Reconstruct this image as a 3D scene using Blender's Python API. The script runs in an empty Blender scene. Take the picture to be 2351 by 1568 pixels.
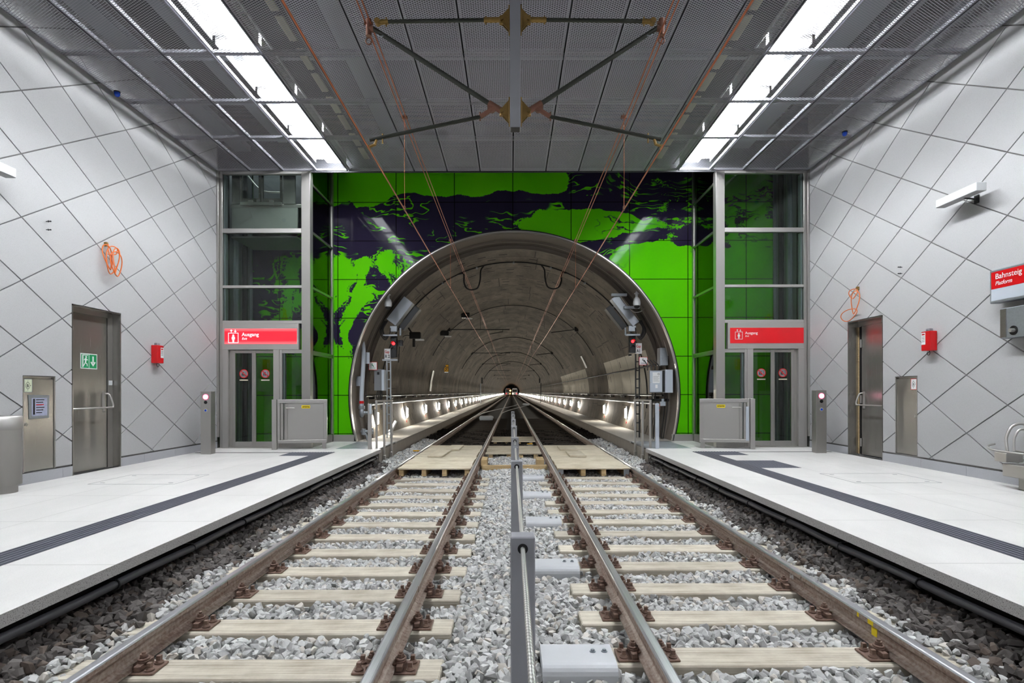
import bpy, bmesh, math, random
import numpy as np
from mathutils import Vector, Matrix
random.seed(7); rng = np.random.default_rng(7)
PI = math.pi
SC = bpy.context.scene
COL = SC.collection
CX, CZ = -0.045, 1.45            # camera x and height above the rail head (rail head = z 0, y runs down the tunnel)
WX = 6.68                        # side walls
CEIL = 6.45
PF = 0.20                        # platform level
ORD = ['first','second','third','fourth','fifth','sixth','seventh','eighth','ninth','tenth','eleventh','twelfth','thirteenth','fourteenth','fifteenth','sixteenth']

# ------------------------------------------------------------------ materials
def lin(c):
    r = []
    for v in c:
        v = v/255.0
        r.append(v/12.92 if v <= 0.04045 else ((v+0.055)/1.055)**2.4)
    return (r[0], r[1], r[2], 1.0)

class E:
    """small expression wrapper round shader math nodes"""
    def __init__(s, nt, v): s.nt = nt; s.v = v
    def _n(s, op, *a, clamp=False):
        n = s.nt.nodes.new('ShaderNodeMath'); n.operation = op; n.use_clamp = clamp
        for i, x in enumerate(a):
            x = x.v if isinstance(x, E) else x
            if isinstance(x, (int, float)): n.inputs[i].default_value = x
            else: s.nt.links.new(x, n.inputs[i])
        return E(s.nt, n.outputs[0])
    def __add__(s, o): return s._n('ADD', s, o)
    def __radd__(s, o): return s._n('ADD', o, s)
    def __sub__(s, o): return s._n('SUBTRACT', s, o)
    def __rsub__(s, o): return s._n('SUBTRACT', o, s)
    def __mul__(s, o): return s._n('MULTIPLY', s, o)
    def __rmul__(s, o): return s._n('MULTIPLY', o, s)
    def __truediv__(s, o): return s._n('DIVIDE', s, o)
    def abs(s): return s._n('ABSOLUTE', s)
    def fract(s): return s._n('FRACT', s)
    def floor(s): return s._n('FLOOR', s)
    def lt(s, o): return s._n('LESS_THAN', s, o)
    def gt(s, o): return s._n('GREATER_THAN', s, o)
    def min(s, o): return s._n('MINIMUM', s, o)
    def max(s, o): return s._n('MAXIMUM', s, o)
    def atan2(s, o): return s._n('ARCTAN2', s, o)
    def mod(s, o): return s._n('FLOORED_MODULO', s, o)
    def step(s, a, b):
        n = s.nt.nodes.new('ShaderNodeMapRange'); n.interpolation_type = 'SMOOTHSTEP'
        rev = a > b
        s.nt.links.new(s.v, n.inputs[0])
        n.inputs[1].default_value = min(a, b); n.inputs[2].default_value = max(a, b)
        n.inputs[3].default_value = 1.0 if rev else 0.0; n.inputs[4].default_value = 0.0 if rev else 1.0
        return E(s.nt, n.outputs[0])

class M:
    """one procedural material being written"""
    def __init__(s, name):
        s.m = bpy.data.materials.new(name); s.m.use_nodes = True
        s.nt = s.m.node_tree; s.b = s.nt.nodes['Principled BSDF']; s.out = s.nt.nodes['Material Output']
        s.tc = None
    def n(s, t): return s.nt.nodes.new(t)
    def l(s, a, b): s.nt.links.new(a, b)
    def xyz(s):
        if s.tc is None:
            s.tc = s.n('ShaderNodeTexCoord')
            sp = s.n('ShaderNodeSeparateXYZ'); s.l(s.tc.outputs['Object'], sp.inputs[0])
            s.sep = [E(s.nt, sp.outputs[i]) for i in range(3)]
        return s.sep
    def vec(s, x, y, z):
        c = s.n('ShaderNodeCombineXYZ')
        for i, v in enumerate((x, y, z)):
            if isinstance(v, E): s.l(v.v, c.inputs[i])
            else: c.inputs[i].default_value = v
        return c.outputs[0]
    def noise(s, scale, detail=2, rough=.5, vec=None, dist=0):
        t = s.n('ShaderNodeTexNoise'); t.inputs['Scale'].default_value = scale
        t.inputs['Detail'].default_value = detail; t.inputs['Roughness'].default_value = rough
        t.inputs['Distortion'].default_value = dist
        if vec is None: s.xyz(); vec = s.tc.outputs['Object']
        s.l(vec, t.inputs['Vector'])
        return E(s.nt, t.outputs[0])
    def white(s, vec):
        t = s.n('ShaderNodeTexWhiteNoise'); t.noise_dimensions = '3D'; s.l(vec, t.inputs['Vector'])
        return E(s.nt, t.outputs[0])
    def mix(s, f, a, b):
        n = s.n('ShaderNodeMix'); n.data_type = 'RGBA'
        if isinstance(f, E): s.l(f.v, n.inputs[0])
        else: n.inputs[0].default_value = f
        for i, c in ((6, a), (7, b)):
            if isinstance(c, tuple): n.inputs[i].default_value = c
            else: s.l(c, n.inputs[i])
        return n.outputs[2]
    def col(s, c):
        if isinstance(c, tuple): s.b.inputs['Base Color'].default_value = c
        else: s.l(c, s.b.inputs['Base Color'])
        return s
    def set(s, rough=.5, metal=0.0, spec=.5):
        if isinstance(rough, E): s.l(rough.v, s.b.inputs['Roughness'])
        else: s.b.inputs['Roughness'].default_value = rough
        s.b.inputs['Metallic'].default_value = metal; s.b.inputs['Specular IOR Level'].default_value = spec
        return s
    def bump(s, h, strength=.3, dist=.01):
        b = s.n('ShaderNodeBump'); b.inputs['Strength'].default_value = strength; b.inputs['Distance'].default_value = dist
        s.l(h.v, b.inputs['Height']); s.l(b.outputs[0], s.b.inputs['Normal'])
        return s

def flat(name, c, rough=.5, metal=0.0, var=.08, scale=6.0, spec=.5):
    m = M(name); a = lin(c)
    n = m.noise(scale, 3, .6)
    lo = tuple(x*(1-var) for x in a[:3])+(1,); hi = tuple(min(1, x*(1+var)) for x in a[:3])+(1,)
    m.col(m.mix(n, lo, hi)).set(rough, metal, spec)
    return m.m
def emit(name, c, strength):
    m = M(name); m.col((0, 0, 0, 1))
    m.b.inputs['Emission Color'].default_value = lin(c); m.b.inputs['Emission Strength'].default_value = strength
    return m.m

MT = {}
MT['steel'] = None
def brushed(name, c, rough, stretch=(260, 260, 3), var=.035):
    m = M(name); x, y, z = m.xyz()
    n = m.noise(1.0, 2, .5, m.vec(x*stretch[0], y*stretch[1], z*stretch[2])); n2 = m.noise(1.3, 2, .5)
    a = lin(c); f = n*.5+n2*.5
    m.col(m.mix(f, tuple(v*(1-var) for v in a[:3])+(1,), tuple(min(1, v*(1+var)) for v in a[:3])+(1,)))
    m.set(n*.06+(rough-.03), .82)
    if 'Anisotropic' in m.b.inputs: m.b.inputs['Anisotropic'].default_value = .4
    return m.m
MT['steel'] = brushed('brushed_steel', (200, 197, 192), .30)
MT['steel_light'] = brushed('satin_steel', (206, 203, 199), .45)
MT['steel_dark'] = brushed('door_steel', (172, 169, 163), .26)
MT['galv'] = flat('galvanised', (170, 176, 182), .45, .8, .15, 30)
MT['dark_metal'] = flat('dark_metal', (44, 45, 46), .45, .5)
MT['tube'] = flat('tube_olive', (58, 60, 54), .4, .6)
MT['brass'] = flat('bracket_brass', (150, 122, 72), .42, .85, .25, 40)
MT['rustcu'] = flat('old_copper', (124, 86, 70), .5, .5, .2, 20)
MT['copper'] = flat('copper_wire', (196, 116, 82), .35, .9, .1)
MT['black'] = flat('black_rubber', (16, 16, 17), .5)
MT['blackpaint'] = flat('black_paint', (10, 10, 11), .35)
MT['white'] = flat('white_paint', (226, 228, 230), .4, 0, .03)
MT['cover_grey'] = flat('cover_grey', (206, 208, 211), .45, .1, .04)
MT['lgrey'] = flat('light_grey_paint', (196, 204, 214), .4, 0, .03)
MT['grey'] = flat('post_grey', (164, 165, 170), .45, .0, .05)
MT['mgrey'] = flat('mid_grey', (120, 122, 126), .5)
MT['red'] = flat('red_paint', (200, 14, 22), .3, 0, .04)
MT['orange'] = flat('orange_cable', (232, 120, 54), .4, 0, .05)
MT['yellow'] = flat('yellow_paint', (240, 212, 20), .5, 0, .04)
MT['signyellow'] = flat('sign_yellow', (238, 176, 30), .5, 0, .04)
MT['green_sign'] = flat('green_sign', (0, 140, 84), .4, 0, .03)
MT['white_ink'] = flat('white_ink', (245, 245, 245), .5, 0, .02)
MT['red_ink'] = flat('red_ink', (205, 25, 30), .5, 0, .02)
MT['black_ink'] = flat('black_ink', (18, 18, 20), .5, 0, .02)
MT['blue'] = flat('blue_lens', (10, 60, 170), .15, 0, .1)
MT['greensticker'] = flat('pale_sticker', (216, 224, 196), .5, 0, .03)
MT['paper'] = flat('paper_print', (176, 180, 205), .4, 0, .25, 25)
MT['redsign'] = flat('unlit_sign_red', (226, 28, 38), .18, 0, .03)
MT['cream'] = flat('cream_tray', (226, 222, 196), .5, 0, .05)
MT['concrete_dark'] = flat('dark_concrete', (52, 50, 47), .85, 0, .25, 3)
MT['black_pipe'] = flat('pipe_black', (70, 70, 74), .35, 0, .2, 10)
MT['underside'] = flat('deep_black', (14, 14, 15), .9, 0, .2)  # one flat near-black for the platform recesses and the tunnel end
MT['kerb'] = flat('kerb_concrete', (160, 153, 143), .85, 0, .2, 4)
MT['walkway'] = flat('walkway_concrete', (150, 146, 138), .8, 0, .15, 5)
MT['void'] = flat('void_grey', (58, 58, 62), .9, 0, .2, 1)

# --- pale speckled concrete (walls)
def wallmat(name, c, rough=.75):
    m = M(name); n = m.noise(140, 2, .6); n2 = m.noise(1.1, 3, .6)
    a = lin(c)
    f = n.step(.34, .46)*.85+n2*.15
    m.col(m.mix(f, tuple(v*.80 for v in a[:3])+(1,), a)).set(rough).bump(n, .12, .003)
    return m.m
MT['wall'] = wallmat('pale_speckled_concrete', (193, 193, 194))
MT['base'] = wallmat('baseboard_granite', (190, 191, 196))
MT['groove'] = flat('groove_grey', (120, 118, 116), .8, 0, .06)
# --- platform slabs
def slabmat():
    m = M('platform_slabs'); x, y, z = m.xyz()
    ax = x.abs()
    n = m.noise(120, 2, .6); n2 = m.noise(.9, 5, .65, m.vec(x*1.6, y*.7, z)); n3 = m.noise(4, 4, .6, m.vec(x*3, y*.6, 0))
    a = lin((233, 231, 228)); b = lin((206, 205, 202))
    f = n.step(.3, .48)*.55+n2.step(.35, .65)*.3+n3*.15
    # joints: every 1.39 m across, along at three lines
    cross = ((y+.05)/1.39).fract()
    jc = (cross-.5).abs().gt(.4965)
    j1 = (ax-3.74).abs().lt(.004).max((ax-4.05).abs().lt(.004)).max((ax-4.75).abs().lt(.004)).max((ax-5.45).abs().lt(.004)).max((ax-6.15).abs().lt(.004))
    j = jc.max(j1)
    c = m.mix(f, b, a)
    c = m.mix(j*.45, c, lin((120, 118, 112)))
    m.col(c).set(n2*.12+.42, 0, .4)
    return m.m
MT['slab'] = slabmat()
def edgeface():
    m = M('platform_edge_stone'); n = m.noise(160, 1, .5)
    m.col(m.mix(n.step(.36, .4), lin((120, 118, 117)), lin((196, 194, 192)))).set(.6)
    return m.m
MT['edge'] = edgeface()
MT['tactile'] = flat('tactile_charcoal', (84, 86, 96), .6, 0, .15, 60)
# --- timber
def wood(name, c, c2, rough=.75, along='x'):
    m = M(name); x, y, z = m.xyz()
    v = m.vec(x*1.2, y*38, z*38) if along == 'x' else m.vec(x*38, y*1.2, z*38)
    n = m.noise(1.0, 4, .65, v, .3); n2 = m.noise(2.2, 3, .6)
    info = m.n('ShaderNodeObjectInfo'); rnd = E(m.nt, info.outputs['Random'])
    n3 = m.noise(1.0, 2, .5, m.vec(x*.9, y*70, z*70) if along == 'x' else m.vec(x*70, y*.9, z*70)); n4 = m.noise(5.5, 5, .7)
    f = n*.5+n2*.25+n4*.25
    col = m.mix(f.step(.32, .64), lin(c2), lin(c)); col = m.mix(n3.step(.36, .30)*.55, col, tuple(v*.45 for v in lin(c2)[:3])+(1,))
    hs = m.n('ShaderNodeHueSaturation'); m.l(col, hs.inputs['Color']); m.l((rnd*.22+.88).v, hs.inputs['Value'])
    m.col(hs.outputs[0]).set(rough, 0, .3).bump(n, .35, .004)
    return m.m
MT['sleeper'] = wood('weathered_sleeper', (216, 209, 193), (160, 149, 131))
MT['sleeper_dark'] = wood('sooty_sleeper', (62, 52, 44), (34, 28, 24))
MT['pine'] = wood('deck_pine', (222, 213, 192), (184, 169, 142))
MT['pine2'] = wood('bearer_pine', (212, 188, 144), (164, 136, 96))
# --- stones
def stonemat(name, lo, hi, tint):
    m = M(name)
    g = m.n('ShaderNodeNewGeometry'); r = E(m.nt, g.outputs['Random Per Island'])
    n = m.noise(28, 4, .65); f = r*.6+n*.4
    c = m.mix(f, lin(lo), lin(hi)); c = m.mix((r*7.31).fract().gt(.84)*.6, c, lin(tint))
    m.col(c).set(.88, 0, .25).bump(n, .25, .006)
    return m.m
MT['stone'] = stonemat('pale_ballast_stone', (150, 150, 149), (230, 230, 227), (214, 205, 192))
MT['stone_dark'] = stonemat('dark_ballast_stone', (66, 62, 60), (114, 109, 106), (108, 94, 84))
MT['stone_soot_dim'] = stonemat('sooty_dim_ballast_stone', (18, 16, 15), (44, 40, 36), (50, 42, 34))  # dirt plus the light falling off into the tunnel, both in the colour
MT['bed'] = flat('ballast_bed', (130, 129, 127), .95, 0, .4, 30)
MT['bed_dark'] = flat('sooty_dim_bed', (20, 18, 16), .95, 0, .4, 12)  # colour carries dirt and the tunnel's light fall-off
# --- rails
def rustmat():
    m = M('rail_rust'); x, y, z = m.xyz()
    n = m.noise(1.0, 4, .7, m.vec(x*20, y*1.2, z*30)); n2 = m.noise(40, 3, .6)
    c = m.mix((n*.6+n2*.4).step(.3, .7), lin((112, 84, 70)), lin((184, 170, 158)))
    m.col(c).set(.6, .25).bump(n2, .2, .003)
    return m.m
MT['rust'] = rustmat()
def railtop():
    m = M('rail_polished'); x, y, z = m.xyz()
    n = m.noise(1.0, 3, .6, m.vec(x*90, y*1.4, z))
    m.col(m.mix(n, lin((150, 150, 154)), lin((208, 210, 213)))).set(n*.15+.26, .8)
    return m.m
MT['railtop'] = railtop()
MT['fastening'] = flat('rusty_fastening', (122, 98, 86), .5, .35, .35, 60)
# --- expanded metal mesh (holes cut by the pattern itself)
def meshmat(name, c, w, a=.062, b=.036, rough=.45):
    m = M(name); g = m.n('ShaderNodeTexCoord'); sp = m.n('ShaderNodeSeparateXYZ'); m.l(g.outputs['Object'], sp.inputs[0])
    x, y = E(m.nt, sp.outputs[0]), E(m.nt, sp.outputs[1])
    u = ((x/a).fract()-.5).abs(); v = ((y/b).fract()-.5).abs()
    strand = (u+v-.5).abs().lt(w)
    m.col(lin(c)).set(.6, .15, .3)
    tr = m.n('ShaderNodeBsdfTransparent'); mx = m.n('ShaderNodeMixShader')
    m.l(strand.v, mx.inputs[0]); m.l(tr.outputs[0], mx.inputs[1]); m.l(m.b.outputs[0], mx.inputs[2]); m.l(mx.outputs[0], m.out.inputs['Surface'])
    return m.m
MT['mesh'] = meshmat('expanded_metal', (214, 214, 226), .2)
MT['mesh_dim'] = meshmat('expanded_metal_dim', (198, 198, 204), .15)  # same mesh, strands thinner and darker to paint the dimmer light outward
MT['panel_frame'] = flat('panel_frame_metal', (160, 160, 168), .42, .6, .06)
MT['trough'] = flat('trough_white', (238, 238, 240), .5, 0, .02)
MT['lamp'] = emit('ceiling_lamp', (247, 251, 255), 90.0)
MT['tlamp'] = emit('tunnel_lamp', (255, 248, 234), 260.0)
MT['redlamp'] = emit('red_lamp', (255, 20, 24), 12.0)
MT['pinklamp'] = emit('pink_lamp', (255, 170, 200), 4.0)
MT['halo'] = emit('pink_ring', (255, 60, 120), 1.0)
MT['litred'] = None
MT['apron_grey'] = flat('apron_grey', (186, 186, 182), .45, 0, .04)
MT['added_carlamp'] = emit('added_car_lamp', (244, 250, 255), 12.0)
MT['headlamp'] = emit('head_lamp', (255, 226, 180), 60.0)
MT['orangelamp'] = emit('orange_lamp', (255, 150, 50), 60.0)
def litsign():
    m = M('backlit_red'); x, y, z = m.xyz()
    e = (z-2.52).abs().step(.09, .165)
    m.col(lin((150, 0, 10)))
    c = m.mix(e, lin((252, 40, 62)), lin((255, 120, 128)))
    m.l(c, m.b.inputs['Emission Color']); m.b.inputs['Emission Strength'].default_value = .8
    m.set(.3)
    return m.m
MT['litred'] = litsign()
MT['litwhite'] = emit('backlit_white', (255, 245, 250), 1.25)
# --- architectural glass
def glass(name, tint, refl=1.0):
    m = M(name)
    tr = m.n('ShaderNodeBsdfTransparent'); tr.inputs[0].default_value = tint
    gl = m.n('ShaderNodeBsdfGlossy'); gl.inputs['Roughness'].default_value = .015; gl.inputs[0].default_value = (1, 1, 1, 1)
    fr = m.n('ShaderNodeFresnel'); fr.inputs[0].default_value = 1.5
    mx = m.n('ShaderNodeMixShader'); m.l((E(m.nt, fr.outputs[0])*refl).v, mx.inputs[0])
    m.l(tr.outputs[0], mx.inputs[1]); m.l(gl.outputs[0], mx.inputs[2]); m.l(mx.outputs[0], m.out.inputs['Surface'])
    return m.m
MT['glass'] = glass('lift_glass', (.88, .93, .90, 1), 1.1)
MT['clear'] = glass('clear_glass', (.9, .93, .92, 1))
# --- green marbled glass cladding of the portal wall
def portalmat():
    m = M('green_marbled_glass'); x, y, z = m.xyz()
    wv = m.vec(x, z, 0.0)
    w1 = m.noise(.55, 3, .55, wv); w2 = m.noise(.55, 3, .55, m.vec(x+31.0, z+7.0, 0.0))
    xw = x+(w1-.5)*1.6; zw = z+(w2-.5)*1.1
    n1 = m.noise(1.0, 9, .62, m.vec(xw*.55, zw*.95, 3.0), .5)
    sp = m.noise(22, 2, .6, wv)
    bandlow = zw.step(4.7, 5.1)
    zb = x*.02+6.42
    top = (zw-zb).step(-.12, .3)*x.step(1.9, .9)
    rightgreen = x.step(2.3, 3.1)*zw.step(5.3, 4.9)
    rim = x.step(3.2, 3.9)*zw.step(4.9, 5.3)
    low = zw.step(2.4, 1.7)
    nl = m.noise(1.0, 9, .64, m.vec(xw*1.05+3.0, zw*.55, 6.0), .6); left = x.step(-1.2, -2.2)*zw.step(5.3, 4.9)
    nn = n1*(1.0-left)+nl*left
    g = (nn-.5)*2.6+left*.12-bandlow*.5+top*1.5+rightgreen*2.4+low*1.6+rim*.55-.10+(sp-.5)*.3
    # one broad green lens right of centre in the dark band
    lens = (((x-1.7)*.42)._n('POWER', ((x-1.7)*.42).abs(), 2.0)+(((zw-5.75)*2.2).abs()._n('POWER', ((zw-5.75)*2.2).abs(), 2.0))).step(1.0, .2)
    g = g+lens*1.2
    green = g.step(-.03, .03)
    # fine contour veins
    n2 = m.noise(1.0, 4, .55, m.vec(xw*.38+9.0, zw*1.15, 1.0), .4)
    cont = ((n2*11.0).fract()-.5).abs().step(.10, .06)
    pres = m.noise(.8, 2, .5, m.vec(x+5.0, z*1.5, 4.0)).step(.47, .55)
    vein = cont*pres*(1.0-(low.max(rightgreen)))
    flip = green+vein-2.0*green*vein*x.step(1.5, 2.4)
    flip = flip.min(1.0).max(0.0)
    jx = ((x/1.494).fract()-.5).abs().gt(.494); jz = (((z-.395)/.987).fract()-.5).abs().gt(.4915)
    j = jx.max(jz)
    var = m.noise(.5, 2, .5, m.vec(x*1.5, z*.3, 8.0))
    gc = m.mix(var, lin((62, 172, 6)), lin((100, 198, 18)))
    c = m.mix(flip, lin((38, 34, 52)), gc)
    c = m.mix(j, c, lin((8, 8, 10)))
    m.col(c); m.set(.06, 0, .06)
    return m.m
MT['portal'] = portalmat()
# --- tunnel lining: concrete rings with joints and bolt pockets
TCZ, TCX = 1.36, 0.035
def liningmat():
    m = M('segment_lining'); x, y, z = m.xyz()
    th = (z-TCZ).atan2(x-TCX)
    s = th*4.05
    ring = (y/1.5).floor()
    fy = (y/1.5).fract()
    jr = (fy-.5).abs().gt(.489)
    so = s/3.63+m.white(m.vec(ring, 0.0, 2.0))*.6
    jl = (so.fract()-.5).abs().gt(.495)
    jl = jl*.8
    # bolt pockets, elongated round the ring
    v2 = y/.5; cs = s/.62+m.white(m.vec(v2.floor(), 3.0, 0.0))
    pr = m.white(m.vec(v2.floor(), cs.floor(), 7.0))
    px = (cs.fract()-.5).abs()*.62; py = (v2.fract()-.5).abs()*.5
    pocket = (px/.12).max(py/.046)
    pk = pocket.lt(1.0)*pr.gt(.7)
    n = m.noise(1.4, 6, .65, m.vec(x*1.3, y*.5, z*.45)); n2 = m.noise(16, 3, .6); rv = m.white(m.vec(ring, so.floor(), 1.0))
    c = m.mix((n*.75+n2*.25).step(.25, .75), lin((84, 76, 66)), lin((142, 133, 120)))
    hs = m.n('ShaderNodeHueSaturation'); m.l(c, hs.inputs['Color']); m.l((rv*.3+.84).v, hs.inputs['Value']); c = hs.outputs[0]
    # cleaner, whitish segments on the right-hand wall
    patch = ((y-16.5).gt(0.0)*(y-24.0).lt(0.0)).max((y-30.0).gt(0.0)*(y-45.0).lt(0.0))*x.gt(0.0)*z.gt(1.38)*z.lt(2.68)
    c = m.mix(patch*(n*.3+.66), c, lin((244, 239, 224)))
    streak = m.noise(1.0, 4, .7, m.vec(y*1.7, 0.0, z*.25)).step(.58, .75)*z.lt(2.6)*.45
    c = m.mix(streak, c, lin((196, 186, 164)))
    c = m.mix((jr.max(jl))*.8, c, lin((34, 30, 26)))
    c = m.mix(pk*.9, c, lin((24, 21, 18)))
    m.col(c).set(.75, 0, .35).bump(n2*.3-pk-jr*.6, .5, .02)
    return m.m
MT['lining'] = liningmat()
MT['collar'] = wallmat('collar_concrete', (112, 104, 95))
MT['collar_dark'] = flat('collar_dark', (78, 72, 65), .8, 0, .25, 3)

# ------------------------------------------------------------------ mesh builder
class MB:
    def __init__(s): s.v = []; s.f = []; s.mi = []; s.sm = []
    def add(s, vs, fs, mi=0, sm=False):
        o = len(s.v); s.v += [tuple(p) for p in vs]
        for f in fs: s.f.append(tuple(i+o for i in f)); s.mi.append(mi); s.sm.append(sm)
        return s
    def box(s, x0, x1, y0, y1, z0, z1, mi=0):
        x0, x1 = min(x0, x1), max(x0, x1); y0, y1 = min(y0, y1), max(y0, y1); z0, z1 = min(z0, z1), max(z0, z1)
        vs = [(x0,y0,z0),(x1,y0,z0),(x1,y1,z0),(x0,y1,z0),(x0,y0,z1),(x1,y0,z1),(x1,y1,z1),(x0,y1,z1)]
        return s.add(vs, [(0,3,2,1),(4,5,6,7),(0,1,5,4),(1,2,6,5),(2,3,7,6),(3,0,4,7)], mi)
    def cbox(s, x0, x1, y0, y1, z0, z1, c=.004, mi=0):
        """box with chamfered edges"""
        x0, x1 = min(x0, x1), max(x0, x1); y0, y1 = min(y0, y1), max(y0, y1); z0, z1 = min(z0, z1), max(z0, z1)
        bm = bmesh.new(); bmesh.ops.create_cube(bm, size=1)
        for v in bm.verts: v.co = Vector(((x0+x1)/2+v.co.x*(x1-x0), (y0+y1)/2+v.co.y*(y1-y0), (z0+z1)/2+v.co.z*(z1-z0)))
        c = min(c, .45*min(x1-x0, y1-y0, z1-z0))
        bmesh.ops.bevel(bm, geom=bm.edges[:], offset=c, segments=1, affect='EDGES')
        return s.bm(bm, mi)
    def bm(s, bm, mi=0, sm=False):
        bm.verts.index_update()
        s.add([v.co[:] for v in bm.verts], [[v.index for v in f.verts] for f in bm.faces], mi, sm); bm.free(); return s
    def cyl(s, p0, p1, r, n=12, r1=None, caps=True, mi=0, sm=True):
        p0, p1 = Vector(p0), Vector(p1); r1 = r if r1 is None else r1
        d = (p1-p0).normalized(); a = d.orthogonal().normalized(); b = d.cross(a)
        vs = []
        for p, q in ((p0, r), (p1, r1)):
            for i in range(n):
                t = 2*PI*i/n; vs.append(p+(a*math.cos(t)+b*math.sin(t))*q)
        s.add(vs, [(i, (i+1) % n, n+(i+1) % n, n+i) for i in range(n)], mi, sm)
        if caps: s.add(vs, [tuple(reversed(range(n))), tuple(range(n, 2*n))], mi)
        return s
    def tube(s, pts, r, n=8, mi=0, closed=False):
        pts = [Vector(p) for p in pts]
        if 3 <= len(pts) <= 11 and not closed and sum((q-p).length for p, q in zip(pts, pts[1:])) < 6:
            P = [pts[0]*2-pts[1]]+pts+[pts[-1]*2-pts[-2]]; out = []
            for i in range(1, len(P)-2):
                for k in range(6):
                    u = k/6; out.append(.5*((2*P[i])+(P[i+1]-P[i-1])*u+(2*P[i-1]-5*P[i]+4*P[i+1]-P[i+2])*u*u+(3*P[i]-P[i-1]-3*P[i+1]+P[i+2])*u**3))
            pts = out+[pts[-1]]
        N = len(pts); vs = []; a = None
        for k, p in enumerate(pts):
            if closed: d = pts[(k+1) % N]-pts[k-1]
            else: d = pts[min(k+1, N-1)]-pts[max(k-1, 0)]
            d.normalize()
            a = d.orthogonal().normalized() if a is None else (a-d*a.dot(d)).normalized()
            b = d.cross(a)
            for i in range(n):
                t = 2*PI*i/n; vs.append(p+(a*math.cos(t)+b*math.sin(t))*r)
        fs = []
        for k in range(N if closed else N-1):
            k2 = (k+1) % N
            for i in range(n): fs.append((k*n+i, k*n+(i+1) % n, k2*n+(i+1) % n, k2*n+i))
        s.add(vs, fs, mi, True)
        if not closed: s.add(vs, [tuple(reversed(range(n))), tuple(range((N-1)*n, N*n))], mi)
        return s
    def lathe(s, c, prof, n=20, axis='z', mi=0):
        c = Vector(c); vs = []
        ax = {'z': (Vector((1,0,0)), Vector((0,1,0)), Vector((0,0,1))), 'x': (Vector((0,1,0)), Vector((0,0,1)), Vector((1,0,0))), 'y': (Vector((0,0,1)), Vector((1,0,0)), Vector((0,1,0)))}[axis]
        for r, h in prof:
            for i in range(n):
                t = 2*PI*i/n; vs.append(c+ax[0]*(r*math.cos(t))+ax[1]*(r*math.sin(t))+ax[2]*h)
        fs = []
        for k in range(len(prof)-1):
            for i in range(n): fs.append((k*n+i, k*n+(i+1) % n, (k+1)*n+(i+1) % n, (k+1)*n+i))
        s.add(vs, fs, mi, True)
        s.add(vs, [tuple(reversed(range(n))), tuple(range((len(prof)-1)*n, len(prof)*n))], mi)
        return s
    def prism(s, poly, y0, y1, mi=0):
        """2D polygon in (x,z) run along y"""
        n = len(poly)
        vs = [(p[0], y0, p[1]) for p in poly]+[(p[0], y1, p[1]) for p in poly]
        s.add(vs, [(i, (i+1) % n, n+(i+1) % n, n+i) for i in range(n)]+[tuple(reversed(range(n))), tuple(range(n, 2*n))], mi)
        return s
    def slab(s, poly, org, right, up, t, mi=0):
        """2D polygon on a plane (right, up), thickness t towards the viewer side (up x right reversed)"""
        org, right, up = Vector(org), Vector(right), Vector(up); nrm = right.cross(up)
        n = len(poly); vs = [org+right*p[0]+up*p[1] for p in poly]; vs += [v+nrm*t for v in vs]
        s.add(vs, [(i, (i+1) % n, n+(i+1) % n, n+i) for i in range(n)]+[tuple(reversed(range(n))), tuple(range(n, 2*n))], mi)
        return s
    def xf(s, M4):
        s.v = [tuple(M4 @ Vector(p)) for p in s.v]; return s
    def build(s, name, mats, parent=None, fix=True):
        o0 = Vector((0, 0, 0)); r = parent
        while r is not None:
            o0 = o0+r.location; r = r.parent
        me = bpy.data.meshes.new(name)
        me.from_pydata([tuple(Vector(p)-o0) for p in s.v], [], s.f)
        if not isinstance(mats, (list, tuple)): mats = [mats]
        for m in mats: me.materials.append(MT[m] if isinstance(m, str) else m)
        me.polygons.foreach_set('material_index', s.mi); me.polygons.foreach_set('use_smooth', s.sm)
        if fix:
            bm = bmesh.new(); bm.from_mesh(me); bmesh.ops.recalc_face_normals(bm, faces=bm.faces[:]); bm.to_mesh(me); bm.free()
        me.update()
        o = bpy.data.objects.new(name, me); COL.objects.link(o)
        if parent is not None: o.parent = parent
        return o

def tag(o, label=None, cat=None, group=None, kind=None):
    if label: o['label'] = label
    if cat: o['category'] = cat
    if group: o['group'] = group
    if kind: o['kind'] = kind
    return o
def thing(name, label, cat, loc=(0, 0, 0), group=None):
    o = bpy.data.objects.new(name, None); COL.objects.link(o); o.location = loc; o.empty_display_size = .1
    return tag(o, label, cat, group)
def struct(o, label, cat): return tag(o, label, cat, None, 'structure')
def solo(mb, name, mats, label, cat, group=None, origin=None):
    """a thing that is one mesh; origin moves its own centre there"""
    o = mb.build(name, mats)
    if origin is not None:
        og = Vector(origin); o.data.transform(Matrix.Translation(-og)); o.location = og
    return tag(o, label, cat, group)
def dup(o, loc, label=None, rotz=None):
    r = o.copy(); COL.objects.link(r); r.location = loc
    if rotz is not None: r.rotation_euler = (0, 0, rotz)
    if label: r['label'] = label
    for ch in o.children:
        c = ch.copy(); COL.objects.link(c); c.parent = r
        for g in ch.children:
            d = g.copy(); COL.objects.link(d); d.parent = c
    return r
def rect(x0, x1, y0, y1): return [(x0, y0), (x1, y0), (x1, y1), (x0, y1)]
def disc(cx, cy, r, n=24): return [(cx+r*math.cos(2*PI*i/n), cy+r*math.sin(2*PI*i/n)) for i in range(n)]
def ringmb(mb, cx, cy, r0, r1, org, right, up, t, n=28):
    for i in range(n):
        a, b = 2*PI*i/n, 2*PI*(i+1)/n
        mb.slab([(cx+r0*math.cos(a), cy+r0*math.sin(a)), (cx+r1*math.cos(a), cy+r1*math.sin(a)), (cx+r1*math.cos(b), cy+r1*math.sin(b)), (cx+r0*math.cos(b), cy+r0*math.sin(b))], org, right, up, t)
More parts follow.
